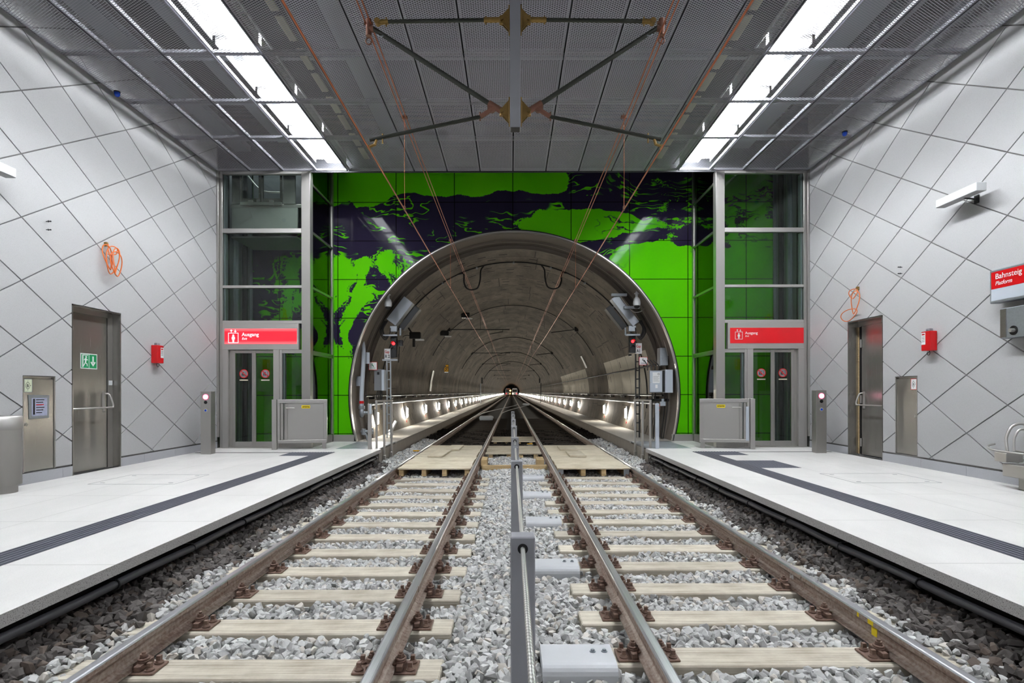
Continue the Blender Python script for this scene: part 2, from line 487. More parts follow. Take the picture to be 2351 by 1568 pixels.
def text(name, s, size, org, right, up, mat, parent, t=.001, shear=0.0, xs=1.0, bold=0.0):
    cu = bpy.data.curves.new(name, 'FONT'); cu.body = s; cu.size = size; cu.extrude = t; cu.shear = shear; cu.offset = bold
    ob = bpy.data.objects.new(name, cu); COL.objects.link(ob)
    bpy.context.view_layer.update()
    me = bpy.data.meshes.new_from_object(ob.evaluated_get(bpy.context.evaluated_depsgraph_get()))
    bpy.data.objects.remove(ob)
    right, up = Vector(right), Vector(up); nrm = right.cross(up)
    R = Matrix((right, up, nrm)).transposed().to_4x4()
    o0 = Vector((0, 0, 0)); r = parent
    while r is not None: o0 = o0+r.location; r = r.parent
    me.transform(Matrix.Translation(Vector(org)-o0) @ R @ Matrix.Diagonal((xs, 1, 1, 1)))
    me.materials.clear(); me.materials.append(MT[mat])
    o = bpy.data.objects.new(name, me); COL.objects.link(o); o.parent = parent
    return o
FRONT = ((1, 0, 0), (0, 0, 1))       # plane facing the camera (-y)
LEFTW = ((0, 1, 0), (0, 0, 1))       # plane of the left wall, facing +x
RIGHTW = ((0, -1, 0), (0, 0, 1))     # plane of the right wall, facing -x
# ================================================================== THE SETTING
def clip(poly, a, b, c):
    """keep a*x+b*y<=c"""
    out = []
    for i in range(len(poly)):
        p, q = poly[i], poly[(i+1) % len(poly)]
        dp, dq = a*p[0]+b*p[1]-c, a*q[0]+b*q[1]-c
        if dp <= 1e-9: out.append(p)
        if (dp < -1e-9 and dq > 1e-9) or (dp > 1e-9 and dq < -1e-9):
            t = dp/(dp-dq); out.append((p[0]+(q[0]-p[0])*t, p[1]+(q[1]-p[1])*t))
    return out if len(out) >= 3 else []
def cliprect(poly, x0, x1, y0, y1):
    for h in ((-1, 0, -x0), (1, 0, x1), (0, -1, -y0), (0, 1, y1)):
        poly = clip(poly, *h)
        if not poly: return []
    return poly
def subtract(polys, x0, x1, y0, y1):
    out = []
    for p in polys:
        a = clip(p, 1, 0, x0); b = clip(p, -1, 0, -x1)
        mid = clip(clip(p, -1, 0, -x0) or [], 1, 0, x1) if clip(p, -1, 0, -x0) else []
        for q in (a, b): 
            if q: out.append(q)
        if mid:
            for q in (clip(mid, 0, 1, y0), clip(mid, 0, -1, -y1)):
                if q: out.append(q)
    return out
Y0, Y1 = -26.0, 12.8
DOOR_L, CAB_L = (8.56, 9.62, PF, 2.79), (7.70, 8.23, .36, 1.68)
DOOR_R, CAB_R = (10.26, 11.31, PF, 2.83), (9.39, 9.91, .375, 1.70)
def make_wall(side):
    s = -1 if side == 'left' else 1
    holes = (DOOR_L, CAB_L) if s < 0 else (DOOR_R, CAB_R)
    right, up = (LEFTW if s < 0 else RIGHTW)
    def P(poly): return poly if s < 0 else [(-p[0], p[1]) for p in reversed(poly)]
    mb = MB()
    back = [rect(Y0, 14.5, -.3, 8.2)]
    for h in holes: back = subtract(back, *h)
    for p in back: mb.slab(P(p), (s*(WX+.17), 0, 0), right, up, .15, 1)
    for k in range(-50, 9):
        for m in range(-2, 16):
            if (k+m) % 2: continue
            cy, cz = 8.37+.695*k, 6.41-.429*m-.0
            dx, dz = .695-.017, .429-.0105
            polys = [cliprect([(cy-dx, cz), (cy, cz-dz), (cy+dx, cz), (cy, cz+dz)], Y0, Y1-.03, .375, 7.3)]
            if not polys[0]: continue
            for h in holes: polys = subtract(polys, h[0]-.012, h[1]+.012, h[2]-.2, h[3]+.012)
            for p in polys: mb.slab(P(p), (s*(WX+.02), 0, 0), right, up, .02, 0)
    w = mb.build('wall_'+side, ['wall', 'groove'], fix=False)
    struct(w, side+' platform wall clad in diamond-laid pale speckled concrete panels', 'wall')
    mb = MB(); bb = [rect(Y0, Y1-.03, PF, .345)]
    for h in holes[:1]: bb = subtract(bb, h[0], h[1], 0, 1)
    for p in bb:
        a, b = min(q[0] for q in p), max(q[0] for q in p)
        k = a
        while k < b-.01:
            k2 = min(b, (math.floor((k-8.37)/.93+1e-4)+1)*.93+8.37)
            mb.slab(P(rect(k+.002, k2-.002, PF, .345)), (s*(WX+.02), 0, 0), right, up, .022); k = k2
    struct(mb.build('baseboard_'+side, 'base', fix=False), 'grey granite skirting along the foot of the %s wall' % side, 'baseboard')
make_wall('left'); make_wall('right')

# platforms
for s, side in ((-1, 'left'), (1, 'right')):
    mb = MB()
    xe = 2.93*s
    mb.box(xe, s*(WX+.1), Y0, 12.55, .12, PF, 0)
    mb.box(s*3.95, s*(WX+.1), 12.55, 14.5, .1, PF, 0)
    o = mb.build('floor_'+side, ['slab', 'edge'], fix=True)
    for p in o.data.polygons:
        if abs(p.normal.x) > .5 and abs(abs(p.center.x)-2.93) < .01: p.material_index = 1
    struct(o, side+' platform paved in large pale terrazzo slabs', 'platform')
    mb = MB(); mb.box(s*3.14, s*(WX+.1), Y0, 12.55, -.45, .119)
    struct(mb.build('trim_1' if s < 0 else 'trim_2', 'underside'), 'black recessed wall below the %s platform edge' % side, 'platform wall')
    # tunnel walkway with kerb wall
    mb = MB(); mb.box(s*2.98, s*4.15, 12.56, 300, -.45, .155, 1)
    mb.box(s*2.96, s*4.12, 14.4, 300, .155, .2, 0)
    k = 12.56
    mb.box(s*3.06, s*3.94, 12.56, 14.4, .155, .17, 1)
    struct(mb.build('floor_walkway' if s < 0 else 'floor_walkway_right', ['walkway', 'kerb']), 'concrete escape walkway on a kerb wall along the %s side of the tunnel' % side, 'walkway')
# track bed
mb = MB(); mb.box(-3.2, 3.2, Y0, 15.6, -.5, -.225, 0); struct(mb.build('floor_track', 'bed'), 'track bed under the pale ballast', 'track bed')
mb = MB(); mb.box(-3.0, 3.0, 15.6, 300, -.5, -.22, 0); struct(mb.build('floor_tunnel', 'bed_dark'), 'track bed inside the tunnel, sooty and darkened for the failing light', 'track bed')

# portal wall with a round opening
def portal():
    mb = MB(); R = 4.21; yp = 14.5; n = 96
    X0, X1, Z1, Z0 = -6.8, 6.8, 8.2, PF-.02
    a0 = -math.asin((TCZ-Z0)/R)
    ang = [a0+(PI-2*a0)*i/n for i in range(n+1)]
    inner = [(TCX+R*math.cos(t), TCZ+R*math.sin(t)) for t in ang]
    def out(p):
        dx, dz = p[0]-TCX, p[1]-TCZ
        if dz < 0: return (X1 if dx > 0 else X0, p[1])
        k = []
        if dx > 1e-9: k.append((X1-TCX)/dx)
        if dx < -1e-9: k.append((X0-TCX)/dx)
        if dz > 1e-9: k.append((Z1-TCZ)/dz)
        k = min(k); return (TCX+dx*k, TCZ+dz*k)
    outer = [out(p) for p in inner]
    vs = [(p[0], yp, p[1]) for p in inner]+[(p[0], yp, p[1]) for p in outer]+[(X1, yp, Z1), (X0, yp, Z1)]
    N = n+1; fs = []
    for i in range(n):
        a, b = outer[i], outer[i+1]
        if abs(a[0]-X1) < 1e-6 and abs(b[0]-X1) > 1e-6: fs.append((i, i+1, N+i+1, 2*N, N+i))
        elif abs(a[0]-X0) > 1e-6 and abs(b[0]-X0) < 1e-6: fs.append((i, i+1, N+i+1, 2*N+1, N+i))
        else: fs.append((i, i+1, N+i+1, N+i))
    mb.add(vs, fs)
    o = mb.build('wall_portal', 'portal', fix=False)
    bm = bmesh.new(); bm.from_mesh(o.data); bmesh.ops.recalc_face_normals(bm, faces=bm.faces[:])
    bm.faces.ensure_lookup_table()
    if bm.faces[0].normal.y > 0: bmesh.ops.reverse_faces(bm, faces=bm.faces[:])
    bm.to_mesh(o.data); bm.free()
    struct(o, 'glossy green and black marbled glass wall round the tunnel mouth', 'wall')
    # steel edge ring of the opening
    ri = MB(); a1 = -math.asin((TCZ-PF)/R)
    A = [a1+(PI-2*a1)*i/n for i in range(n+1)]
    def ringstrip(m, r0, r1, ya, yb, mi=0):
        """closed band section between radii r0<r1 and ya<yb"""
        vs = []
        for t in A:
            c, q = math.cos(t), math.sin(t)
            for r, y in ((r0, ya), (r1, ya), (r1, yb), (r0, yb)): vs.append((TCX+r*c, y, max(TCZ+r*q, -.3)))
        fs = []
        for i in range(n):
            for k in range(4): fs.append((i*4+k, i*4+(k+1) % 4, i*4+4+(k+1) % 4, i*4+4+k))
        fs += [(0, 1, 2, 3), (n*4+3, n*4+2, n*4+1, n*4)]
        m.add(vs, fs, mi, False)
    ringstrip(ri, 4.185, 4.212, 14.44, 14.56); ringstrip(ri, 4.212, 4.25, 14.48, 14.56, 1)
    struct(ri.build('trim_3', ['steel', 'blackpaint']), 'thin steel rim round the tunnel opening', 'rim')
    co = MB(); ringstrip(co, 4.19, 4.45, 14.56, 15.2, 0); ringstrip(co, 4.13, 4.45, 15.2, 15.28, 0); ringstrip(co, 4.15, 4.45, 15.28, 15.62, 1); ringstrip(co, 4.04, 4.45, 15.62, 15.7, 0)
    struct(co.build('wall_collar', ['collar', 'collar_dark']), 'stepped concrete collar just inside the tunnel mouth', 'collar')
    # lining
    ti = MB(); a2 = -math.asin((TCZ+.3)/4.05); m_ = 96
    B = [a2+(PI-2*a2)*i/m_ for i in range(m_+1)]
    ys = [15.6+1.5*k for k in range(8)]+[30+12*k for k in range(24)]
    vs = [(TCX+4.05*math.cos(t), y, TCZ+4.05*math.sin(t)) for y in ys for t in B]
    fs = [(k*(m_+1)+i, (k+1)*(m_+1)+i, (k+1)*(m_+1)+i+1, k*(m_+1)+i+1) for k in range(len(ys)-1) for i in range(m_)]
    ti.add(vs, fs, 0, True)
    struct(ti.build('wall_tunnel', 'lining', fix=False), 'round tunnel lining of grey-brown concrete ring segments', 'tunnel')
    e = MB(); e.box(-4.3, 4.3, ys[-1]-.3, ys[-1], -.4, 5.6); struct(e.build('wall_end', 'underside'), 'dark far end of the tunnel', 'wall')
    return ringstrip
ringstrip = portal()
# steel plinth under the green wall
for s, nm in ((-1, 'trim_4'), (1, 'trim_5')):
    mb = MB(); mb.box(s*4.06, s*4.62, 14.44, 14.5, PF-.01, .37)
    struct(mb.build(nm, 'steel_light'), 'steel plinth at the foot of the green wall by the %s lift' % ('left' if s < 0 else 'right'), 'plinth')

# hall closure behind the camera, slab above
mb = MB(); mb.box(-6.8, 6.8, Y0-.1, Y0, -.5, 8.2); struct(mb.build('wall_back', 'wall', fix=True), 'plain pale wall closing the hall behind the viewer', 'wall')
cl = MB(); cl.box(-6.9, 6.9, Y0, 14.6, 8.1, 8.3)
cl.box(-6.8, 6.8, 12.86, 12.9, CEIL, 8.1)
ceiling = struct(cl.build('ceiling', 'void'), 'dark concrete slab above the metal mesh ceiling', 'ceiling')
def tray(x0, x1, y0, y1, z0, z1, m='mgrey'):
    global _tr; _tr.box(x0, x1, y0, y1, z0, z1)
_tr = MB()
for x, w, z, h in ((-6.1, .35, 6.9, .12), (-5.2, .2, 7.1, .1), (-2.6, .4, 7.0, .3), (5.1, .45, 6.95, .25), (5.9, .25, 7.15, .2), (6.35, .12, 6.8, .12)):
    _tr.box(x-w/2, x+w/2, 4.0, 12.8, z, z+h)
for y in (7.6, 9.0, 10.4, 11.9): _tr.box(-6.6, 6.6, y-.04, y+.04, 6.75, 6.82)
_tr.build('service_duct', 'galv', ceiling)

# mesh ceiling panels: nine columns each side of the centre line
ROWY = [6.975, 8.37, 9.765, 11.16, 12.8]
CW = .7425
def panel(i, y0, y1, rear=False):
    """column i: -9..8, x from i*CW to (i+1)*CW"""
    c = i if i >= 0 else -i-1
    x0, x1 = i*CW+.012, (i+1)*CW-.012
    is_dim = c >= 4
    fr = MB(); w = .022; e = .045; h = .05
    fr.box(x0, x0+w, y0+.004, y1-.004, CEIL, CEIL+h); fr.box(x1-w, x1, y0+.004, y1-.004, CEIL, CEIL+h)
    fr.box(x0+w, x1-w, y0+.004, y0+e, CEIL+.004, CEIL+h); fr.box(x0+w, x1-w, y1-e, y1-.004, CEIL+.004, CEIL+h)
    p = fr.build('ceiling_panel', 'panel_frame', ceiling)
    sh = MB(); sh.add([(x0, y0+.004, CEIL-.002), (x1, y0+.004, CEIL-.002), (x1, y1-.004, CEIL-.002), (x0, y1-.004, CEIL-.002)], [(0, 3, 2, 1)])
    sh.build('mesh_sheet', 'mesh_dim' if is_dim else 'mesh', p, fix=False)
for r in range(4):
    for i in range(-9, 9): panel(i, ROWY[r], ROWY[r+1])
for i in range(-9, 9): panel(i, 2.79, 6.975)
for i in (-9, 0):
    fr = MB(); x0, x1 = i*CW, (i+9)*CW
    fr.box(x0, x1, Y0, 2.79, CEIL+.02, CEIL+.03); 
    sh = fr.build('mesh_sheet', 'mesh', ceiling)
# ================================================================== LIGHTS IN THE CEILING
# open-bottomed white troughs above the fifth mesh column on each side
def strip(side, y0, y1, label, group=None):
    s = side
    xi, xo = s*3.76, s*4.43
    L = thing('strip_light', label, 'ceiling light', (s*4.1, (y0+y1)/2, CEIL+.06), group or ('ceiling strip lights over the %s platform' % ('left' if s < 0 else 'right')))
    h = MB(); z0, z1 = CEIL+.06, CEIL+.36; a, b = y0+.05, y1-.05
    h.box(xi, xo, a, b, z1-.01, z1)
    h.box(xi-s*.01, xi, a, b, z0, z1); h.box(xo, xo+s*.01, a, b, z0+.12, z1)
    h.box(xi, xo, a, a+.01, z1-.11, z1); h.box(xi, xo, b-.01, b, z1-.11, z1)
    h.build('housing', 'trough', L)
    d = MB(); d.cbox(xi+s*.08, xi+s*.42, a+.0, b-.0, z1-.19, z1-.12, .01)
    d.build('diffuser', 'lamp', L)
    return L
for s, sd in ((-1, 'left'), (1, 'right')):
    for r in range(4):
        strip(s, ROWY[r], ROWY[r+1], 'glowing ceiling strip above %s platform, %s back from the lift' % (sd, ORD[3-r]))
    y = 6.975
    while y > Y0+1.0:
        strip(s, y-1.395, y, 'glowing ceiling strip above the %s platform, behind the viewer' % sd); y -= 1.395
# pale flat trays (unlit) above the fourth column, and a thin white conduit
for s, sd in ((-1, 'left'), (1, 'right')):
    for r in range(4):
        for q in range(2):
            a = ROWY[r]+.12+q*.66
            mb = MB(); mb.cbox(s*3.16, s*3.28, a, a+.54, CEIL+.14, CEIL+.17, .008)
            n = (3-r)*2+(1-q)
            solo(mb, 'pale_tray', 'cream', 'cream strip tray behind the mesh over the %s track edge, %s from the green wall' % (sd, ORD[n]), 'ceiling tray', 'pale trays above the mesh', (s*3.22, a+.27, CEIL+.155))
    mb = MB(); mb.cyl((s*3.6, 4.0, CEIL+.12), (s*3.6, 12.7, CEIL+.12), .018, 8)
    solo(mb, 'conduit', 'white', 'thin white conduit above the mesh beside the %s strip lights' % sd, 'conduit', None, (s*3.6, 8.4, CEIL+.12))
# blue domes under the ceiling edge
for (x, y, sd) in ((-6.575, 9.39, 'left'), (6.37, 10.88, 'right')):
    t = thing('beacon_lamp', 'small blue dome lamp under the mesh ceiling by the %s wall' % sd, 'lamp', (x, y, CEIL-.1), 'blue dome lamps')
    mb = MB(); mb.cyl((x, y, CEIL-.02), (x, y, CEIL-.002), .05, 16); mb.build('base', 'black', t)
    mb = MB(); mb.lathe((x, y, CEIL-.02), [(.045, 0), (.045, -.03), (.036, -.055), (.018, -.07), (.004, -.074)], 16); mb.build('dome', 'blue', t)

# ================================================================== TRACKS
TX = 1.53
def railprof(cx):
    h = [(-.0625, -.149), (.0625, -.149), (.0625, -.139), (.03, -.128), (.009, -.112), (.007, -.09), (.007, -.06), (.012, -.049), (.032, -.043), (.0335, -.036), (.0335, -.012), (.028, -.004), (.02, 0.0), (-.02, 0.0), (-.028, -.004), (-.0335, -.012), (-.0335, -.036), (-.032, -.043), (-.012, -.049), (-.007, -.06), (-.007, -.09), (-.009, -.112), (-.03, -.128), (-.0625, -.139)]
    return [(cx+a, b) for a, b in h]
RAILX = [-TX-.7515, -TX+.7515, TX-.7515, TX+.7515]
RL = ['outer rail of the left track, beside the left platform', 'inner rail of the left track, beside the cable barrier', 'inner rail of the right track, beside the grey sleeper covers', 'outer rail of the right track, beside the right platform']
for k, x in enumerate(RAILX):
    mb = MB(); P = railprof(x); n = len(P)
    mb.prism(P, -12.0, 297.0)
    for i in range(n):
        if P[i][1] > -.013 and P[(i+1) % n][1] > -.013: mb.mi[i] = 1
    o = solo(mb, 'rail', ['rust', 'railtop'], 'steel '+RL[k]+', rust-brown with polished top', 'rail', 'running rails')
    o.location = (0, 0, 0)
    if k == 3:
        for yy, w, z0, z1 in ((3.62, .055, -.115, -.055), (3.75, .02, -.05, -.03)):
            q = MB(); q.box(x-.0345, x-.03, yy-w/2, yy+w/2, -.04, -.012); q.box(x-.0095, x-.0065, yy-w/2, yy+w/2, z0, -.05)
            q.build('paint_mark', 'yellow', o)
        text('chalk_mark', '5/8', .05, (x-.0085, 4.72, -.095), (0, -1, 0), (0, 0, 1), 'white_ink', o)
    # welded joints: a thin collar following the section
    for yy in ({0: (4.4,), 1: (4.25,), 2: (4.36,), 3: (4.5,)}[k]):
        q = MB(); Pw = [(x+(a-x)*1.02+(.003 if a > x else -.003), b-.0005 if b < -.02 else b-.004) for a, b in P]
        q.prism(Pw, yy-.012, yy+.012); q.build('weld', 'rust', o)

# the crossover in the tunnel
for (a, b, nm) in (((-2.28, 33.5), (.78, 72.0), 'left'), ((-.78, 36.5), (2.28, 73.0), 'right')):
    mb = MB(); pts = []
    prof = [(-.033, -.04), (.033, -.04), (.033, -.006), (.02, 0), (-.02, 0), (-.033, -.006)]
    N = 24; vs = []
    for i in range(N+1):
        t = i/N; f = t*t*(3-2*t); yy = a[1]+(b[1]-a[1])*t; xx = a[0]+(b[0]-a[0])*f
        vs += [(xx+p[0], yy, p[1]+.002) for p in prof]
    fs = [(i*6+k, i*6+(k+1) % 6, i*6+6+(k+1) % 6, i*6+6+k) for i in range(N) for k in range(6)]
    mb.add(vs, fs, 0)
    solo(mb, 'crossover_rail', 'railtop', '%s of the two shiny switch rails crossing between the tracks in the tunnel' % ('farther' if nm == 'left' else 'nearer'), 'rail', 'crossover rails')
for (x, y, lb) in ((-1.5, 33.0, 'pale point machine box between the left rails before the crossover'), (1.75, 70.0, 'pale point machine box between the right rails beyond the crossover')):
    mb = MB(); mb.cbox(x-.4, x+.4, y-.3, y+.3, -.12, .05, .03); mb.box(x-.34, x+.34, y-.24, y+.24, .05, .075)
    mb.box(x-.38, x+.38, y-.28, y+.28, -.2, -.12)
    solo(mb, 'point_machine', 'lgrey', lb, 'track equipment', None, (x, y, -.2))

# --- sleepers with their rail fastenings
def hexnut(mb, x, y, z, r, h):
    mb.cyl((x, y, z), (x, y, z+h), r, 6, sm=False)
def mk_bolt(mb, x, y, z):
    mb.cyl((x, y, z), (x, y, z+.009), .026, 14); mb.cyl((x, y, z+.009), (x, y, z+.02), .022, 14, r1=.016)
    mb.box(x-.012, x+.012, y-.012, y+.012, z+.02, z+.046)
def mk_clip(mb, xr, d, y, z):
    """clamp plate pressed on the rail foot by a bolt with a double spring ring; d = side of the rail"""
    mb.cbox(xr+d*.04, xr+d*.105, y-.032, y+.032, z+.012, z+.032, .006)
    for dz in (0.0, .013):
        pts = [(xr+d*.085+.026*math.cos(t), y+.03*math.sin(t), z+.037+dz) for t in [2*PI*i/12 for i in range(12)]]
        mb.tube(pts, .0075, 6, closed=True)
    mb.cyl((xr+d*.085, y, z), (xr+d*.085, y, z+.088), .011, 10); hexnut(mb, xr+d*.085, y, z+.056, .02, .02)
def make_sleeper(x0, x1, cx, y, label, group):
    t = thing('sleeper', label, 'sleeper', (cx, y, -.325), group)
    b = MB(); b.cbox(x0, x1, y-.125, y+.125, -.325, -.165, .008); b.build('beam', 'sleeper', t)
    for sx in (-.7515, .7515):
        xr = cx+sx
        p = MB(); p.cbox(xr-.185, xr+.185, y-.08, y+.08, -.165, -.151, .003)
        for d in (-1, 1): p.cbox(xr+d*.068, xr+d*.105, y-.07, y+.07, -.151, -.118, .004)
        pl = p.build('base_plate', 'fastening', t)
        for d in (-1, 1):
            c = MB(); mk_clip(c, xr, d, y, -.151); c.build('rail_clip', 'fastening', pl)
            for yy in (-.045, .045):
                q = MB(); mk_bolt(q, xr+d*.148, y+yy, -.151); q.build('screw', 'fastening', pl)
    return t
SY_L = [3.31+.605*k for k in range(-1, 13)]; SY_R = [3.46+.602*k for k in range(-1, 13)]
for side, ys, s in (('left', SY_L, -1), ('right', SY_R, 1)):
    xa, xb = (-TX-1.16, -.455) if s < 0 else (.445, TX+1.16)
    first = None
    for k, y in enumerate(ys):
        lb = 'weathered timber sleeper under the %s track, %s in front of the wooden deck' % (side, ORD[len(ys)-1-k])
        if first is None: first = make_sleeper(xa, xb, s*TX, y, lb, 'timber sleepers under the %s track' % side)
        else: dup(first, (s*TX, y, -.325), lb)
    far = None
    for k in range(32):
        y = 15.9+.605*k
        lb = 'dark sooty sleeper of the %s track inside the tunnel beyond the wooden deck' % side
        if far is None:
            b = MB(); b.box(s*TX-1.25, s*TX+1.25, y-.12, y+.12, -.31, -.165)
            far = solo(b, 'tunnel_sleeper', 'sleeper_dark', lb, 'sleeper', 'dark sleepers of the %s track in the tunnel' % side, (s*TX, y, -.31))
        else:
            c = far.copy(); COL.objects.link(c); c.location = (s*TX, y, -.31)
# grey metal covers on every third sleeper end, right track
for k in range(5):
    y = SY_R[1+3*k]-.09
    lb = 'light grey metal cover over a right-track sleeper end, %s from the viewer' % ORD[k]
    t = thing('sleeper_cover', lb, 'track cover', (.36, y, -.19), 'grey metal sleeper covers')
    b = MB(); P = [(-.165, -.21), (-.165, -.16), (-.158, -.138), (-.145, -.122), (-.128, -.112), (-.105, -.108), (.12, -.108), (.145, -.114), (.16, -.13), (.165, -.15), (.165, -.21)]
    vs = [(x, y+p[0], p[1]) for x in (.13, .56) for p in P]; n = len(P)
    b.add(vs, [(i, (i+1) % n, n+(i+1) % n, n+i) for i in range(n)]+[tuple(reversed(range(n))), tuple(range(n, 2*n))])
    b.build('sheet_cover', 'cover_grey', t)
    for xx in (.44, .51):
        q = MB(); q.cyl((xx, y+.03, -.108), (xx, y+.03, -.104), .018, 14); hexnut(q, xx, y+.03, -.104, .011, .012); q.build('bolt', 'galv', t)

# --- ballast
def rocks(n):
    R = []
    for i in range(n):
        bm = bmesh.new(); m = random.randint(11, 16)
        for _ in range(m):
            v = Vector((random.gauss(0, 1), random.gauss(0, 1), random.gauss(0, 1))).normalized()
            v = Vector((v.x*random.uniform(.8, 1.25), v.y*random.uniform(.75, 1.0), v.z*random.uniform(.6, .9))); bm.verts.new(v)
        r = bmesh.ops.convex_hull(bm, input=bm.verts[:])
        bmesh.ops.delete(bm, geom=[g for g in r['geom_interior'] if isinstance(g, bmesh.types.BMVert)], context='VERTS')
        bmesh.ops.triangulate(bm, faces=bm.faces[:]); bm.verts.index_update()
        R.append((np.array([v.co[:] for v in bm.verts]), np.array([[v.index for v in f.verts] for f in bm.faces]))); bm.free()
    return R
ROCKS = rocks(26)
def scatter(name, pts, size, mat, label):
    """pts: N x 3 centres, size: N radii"""
    V, F, off = [], [], 0
    which = rng.integers(0, len(ROCKS), len(pts))
    for w in range(len(ROCKS)):
        idx = np.where(which == w)[0]
        if not len(idx): continue
        v, f = ROCKS[w]; n = len(idx)
        q = rng.normal(size=(n, 4)); q[:, 1:3] *= .45; q /= np.linalg.norm(q, axis=1)[:, None]
        a, b, c, d = q[:, 0], q[:, 1], q[:, 2], q[:, 3]
        Rm = np.stack([np.stack([1-2*(c*c+d*d), 2*(b*c-a*d), 2*(b*d+a*c)], -1), np.stack([2*(b*c+a*d), 1-2*(b*b+d*d), 2*(c*d-a*b)], -1), np.stack([2*(b*d-a*c), 2*(c*d+a*b), 1-2*(b*b+c*c)], -1)], 1)
        vv = np.einsum('nij,kj->nki', Rm, v)*size[idx][:, None, None]+pts[idx][:, None, :]
        ff = f[None]+(off+np.arange(n)*len(v))[:, None, None]
        V.append(vv.reshape(-1, 3)); F.append(ff.reshape(-1, 3)); off += n*len(v)
    V = np.concatenate(V); F = np.concatenate(F)
    me = bpy.data.meshes.new(name); me.vertices.add(len(V)); me.vertices.foreach_set('co', V.astype(np.float32).ravel())
    me.loops.add(len(F)*3); me.polygons.add(len(F))
    me.loops.foreach_set('vertex_index', F.astype(np.int32).ravel())
    me.polygons.foreach_set('loop_start', np.arange(0, len(F)*3, 3, dtype=np.int32))
    me.update(calc_edges=True); me.validate(); me.materials.append(MT[mat])
    me.polygons.foreach_set('use_smooth', np.zeros(len(F), bool))
    o = bpy.data.objects.new(name, me); COL.objects.link(o)
    return tag(o, label, 'ballast', None, 'stuff')
def grid(x0, x1, y0, y1, d):
    gx, gy = np.meshgrid(np.arange(x0, x1, d), np.arange(y0, y1, d))
    p = np.stack([gx.ravel(), gy.ravel()], 1); return p+rng.uniform(-.5, .5, p.shape)*d
def in_sleeper(p, m=.012):
    r = np.zeros(len(p), bool)
    for ys, s, xa, xb in ((SY_L, -1, -TX-1.06, -.455), (SY_R, 1,     .445, TX+1.06)):
        k = np.abs(p[:, 1][:, None]-np.array(ys)[None]).min(1) < .125+m
        r |= k & (p[:, 0] > xa-m) & (p[:, 0] < xb+m)
    return r
def near_cover(p):
    r = np.zeros(len(p), bool)
    for k in range(5):
        y = SY_R[1+3*k]-.09; r |= (np.abs(p[:, 1]-y) < .16) & (p[:, 0] > .12) & (p[:, 0] < .57)
    return r
def heights(p, r):
    ax = np.abs(p[:, 0]); h = np.full(len(p), -.188)
    h += .012*np.sin(p[:, 0]*5.1+p[:, 1]*3.3)+.010*np.sin(p[:, 1]*7.7-p[:, 0]*2.9)
    h = np.where(ax < .42, h+.012, h)
    h = np.where(ax > 2.40, h+.025, h)+np.clip(ax-2.5, 0, .5)*.16
    for x in RAILX: h = np.where(np.abs(p[:, 0]-x) < .13, np.minimum(h, -.205), h)
    return h-r*.35
light, dark, soot_dim = [], [], []
for y0, y1, d in ((2.2, 5.6, .05), (5.6, 9.0, .055), (9.0, 15.5, .063), (15.5, 24.0, .09)):
    for layer in range(2 if y0 < 9 else 1):
        p = grid(-3.12, 3.12, y0, y1, d); r = rng.uniform(.55, 1.0, len(p))*(.047 if layer == 0 else .038)*(1 if y0 < 9 else d/.058)
        ins = in_sleeper(p) | near_cover(p)
        stray = ins & (rng.random(len(p)) < .0)
        p, r = p[~ins], r[~ins]
        z = heights(p, r)-(0 if layer == 0 else .03)
        ax = np.abs(p[:, 0]); P3 = np.column_stack([p, z])
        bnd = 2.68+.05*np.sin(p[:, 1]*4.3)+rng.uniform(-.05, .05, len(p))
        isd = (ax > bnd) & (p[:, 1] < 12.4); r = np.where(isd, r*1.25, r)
        side = (ax > 2.35) & (p[:, 1] >= 12.4) & (p[:, 1] < 19)
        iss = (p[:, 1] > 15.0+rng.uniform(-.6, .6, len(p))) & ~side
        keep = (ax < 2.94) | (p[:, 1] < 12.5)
        for lst, mk in ((dark, isd), (soot_dim, iss & ~isd), (light, ~isd & ~iss)): lst.append(np.column_stack([P3, r])[mk & keep])
for nm, L, mt, lb in (('ballast', light, 'stone', 'pale grey crushed-stone ballast heaped between rails and sleepers'), ('dark_ballast', dark, 'stone_dark', 'band of dark brown-grey ballast stones below both platform edges'), ('sooty_dim_ballast', soot_dim, 'stone_soot_dim', 'ballast between the rails inside the tunnel, blackened by dirt and painted-in dimness')):
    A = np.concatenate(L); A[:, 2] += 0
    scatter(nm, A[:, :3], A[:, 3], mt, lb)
# ================================================================== TIMBER DECKS ON THE TRACKS
def deck(s, y0, y1, label, galv=False):
    xc = s*TX; x0, x1 = xc-.70, xc+.70
    t = thing('timber_deck', label, 'wooden deck', (xc, (y0+y1)/2, -.165), 'timber decks between the rails')
    b = MB(); n = int(round((y1-y0)/.235)); w = (y1-y0)/n
    for k in range(n):
        j = random.uniform(-.012, .012)
        b.cbox(x0+j, x1+j, y0+k*w+.003, y0+(k+1)*w-.003, -.03, -.002+random.uniform(-.003, .003), .004)
    b.build('boards', 'pine', t)
    for k, f in enumerate((.05, .36, .64, .95)):
        xx = x0+f*(x1-x0); q = MB(); q.cbox(xx-.045, xx+.045, y0+.03, y1-.03, -.16, -.03, .004)
        o = q.build('bearer', 'pine2', t)
        if galv and k in (0, 3):
            g = MB(); g.cbox(xx-.052, xx+.052, y0+.022, y0+.03, -.158, -.032, .002); g.build('end_plate', 'galv', o)
    return t
deck(-1, 10.83, 13.03, 'pine plank deck between the left rails, nearer half with dark open gaps below')
deck(-1, 13.06, 15.5, 'pine plank deck between the left rails, farther half under loose boards')
deck(1, 10.83, 13.03, 'pine plank deck between the right rails, nearer half with metal corner plates', True)
deck(1, 13.06, 15.5, 'pine plank deck between the right rails, farther half under loose boards')
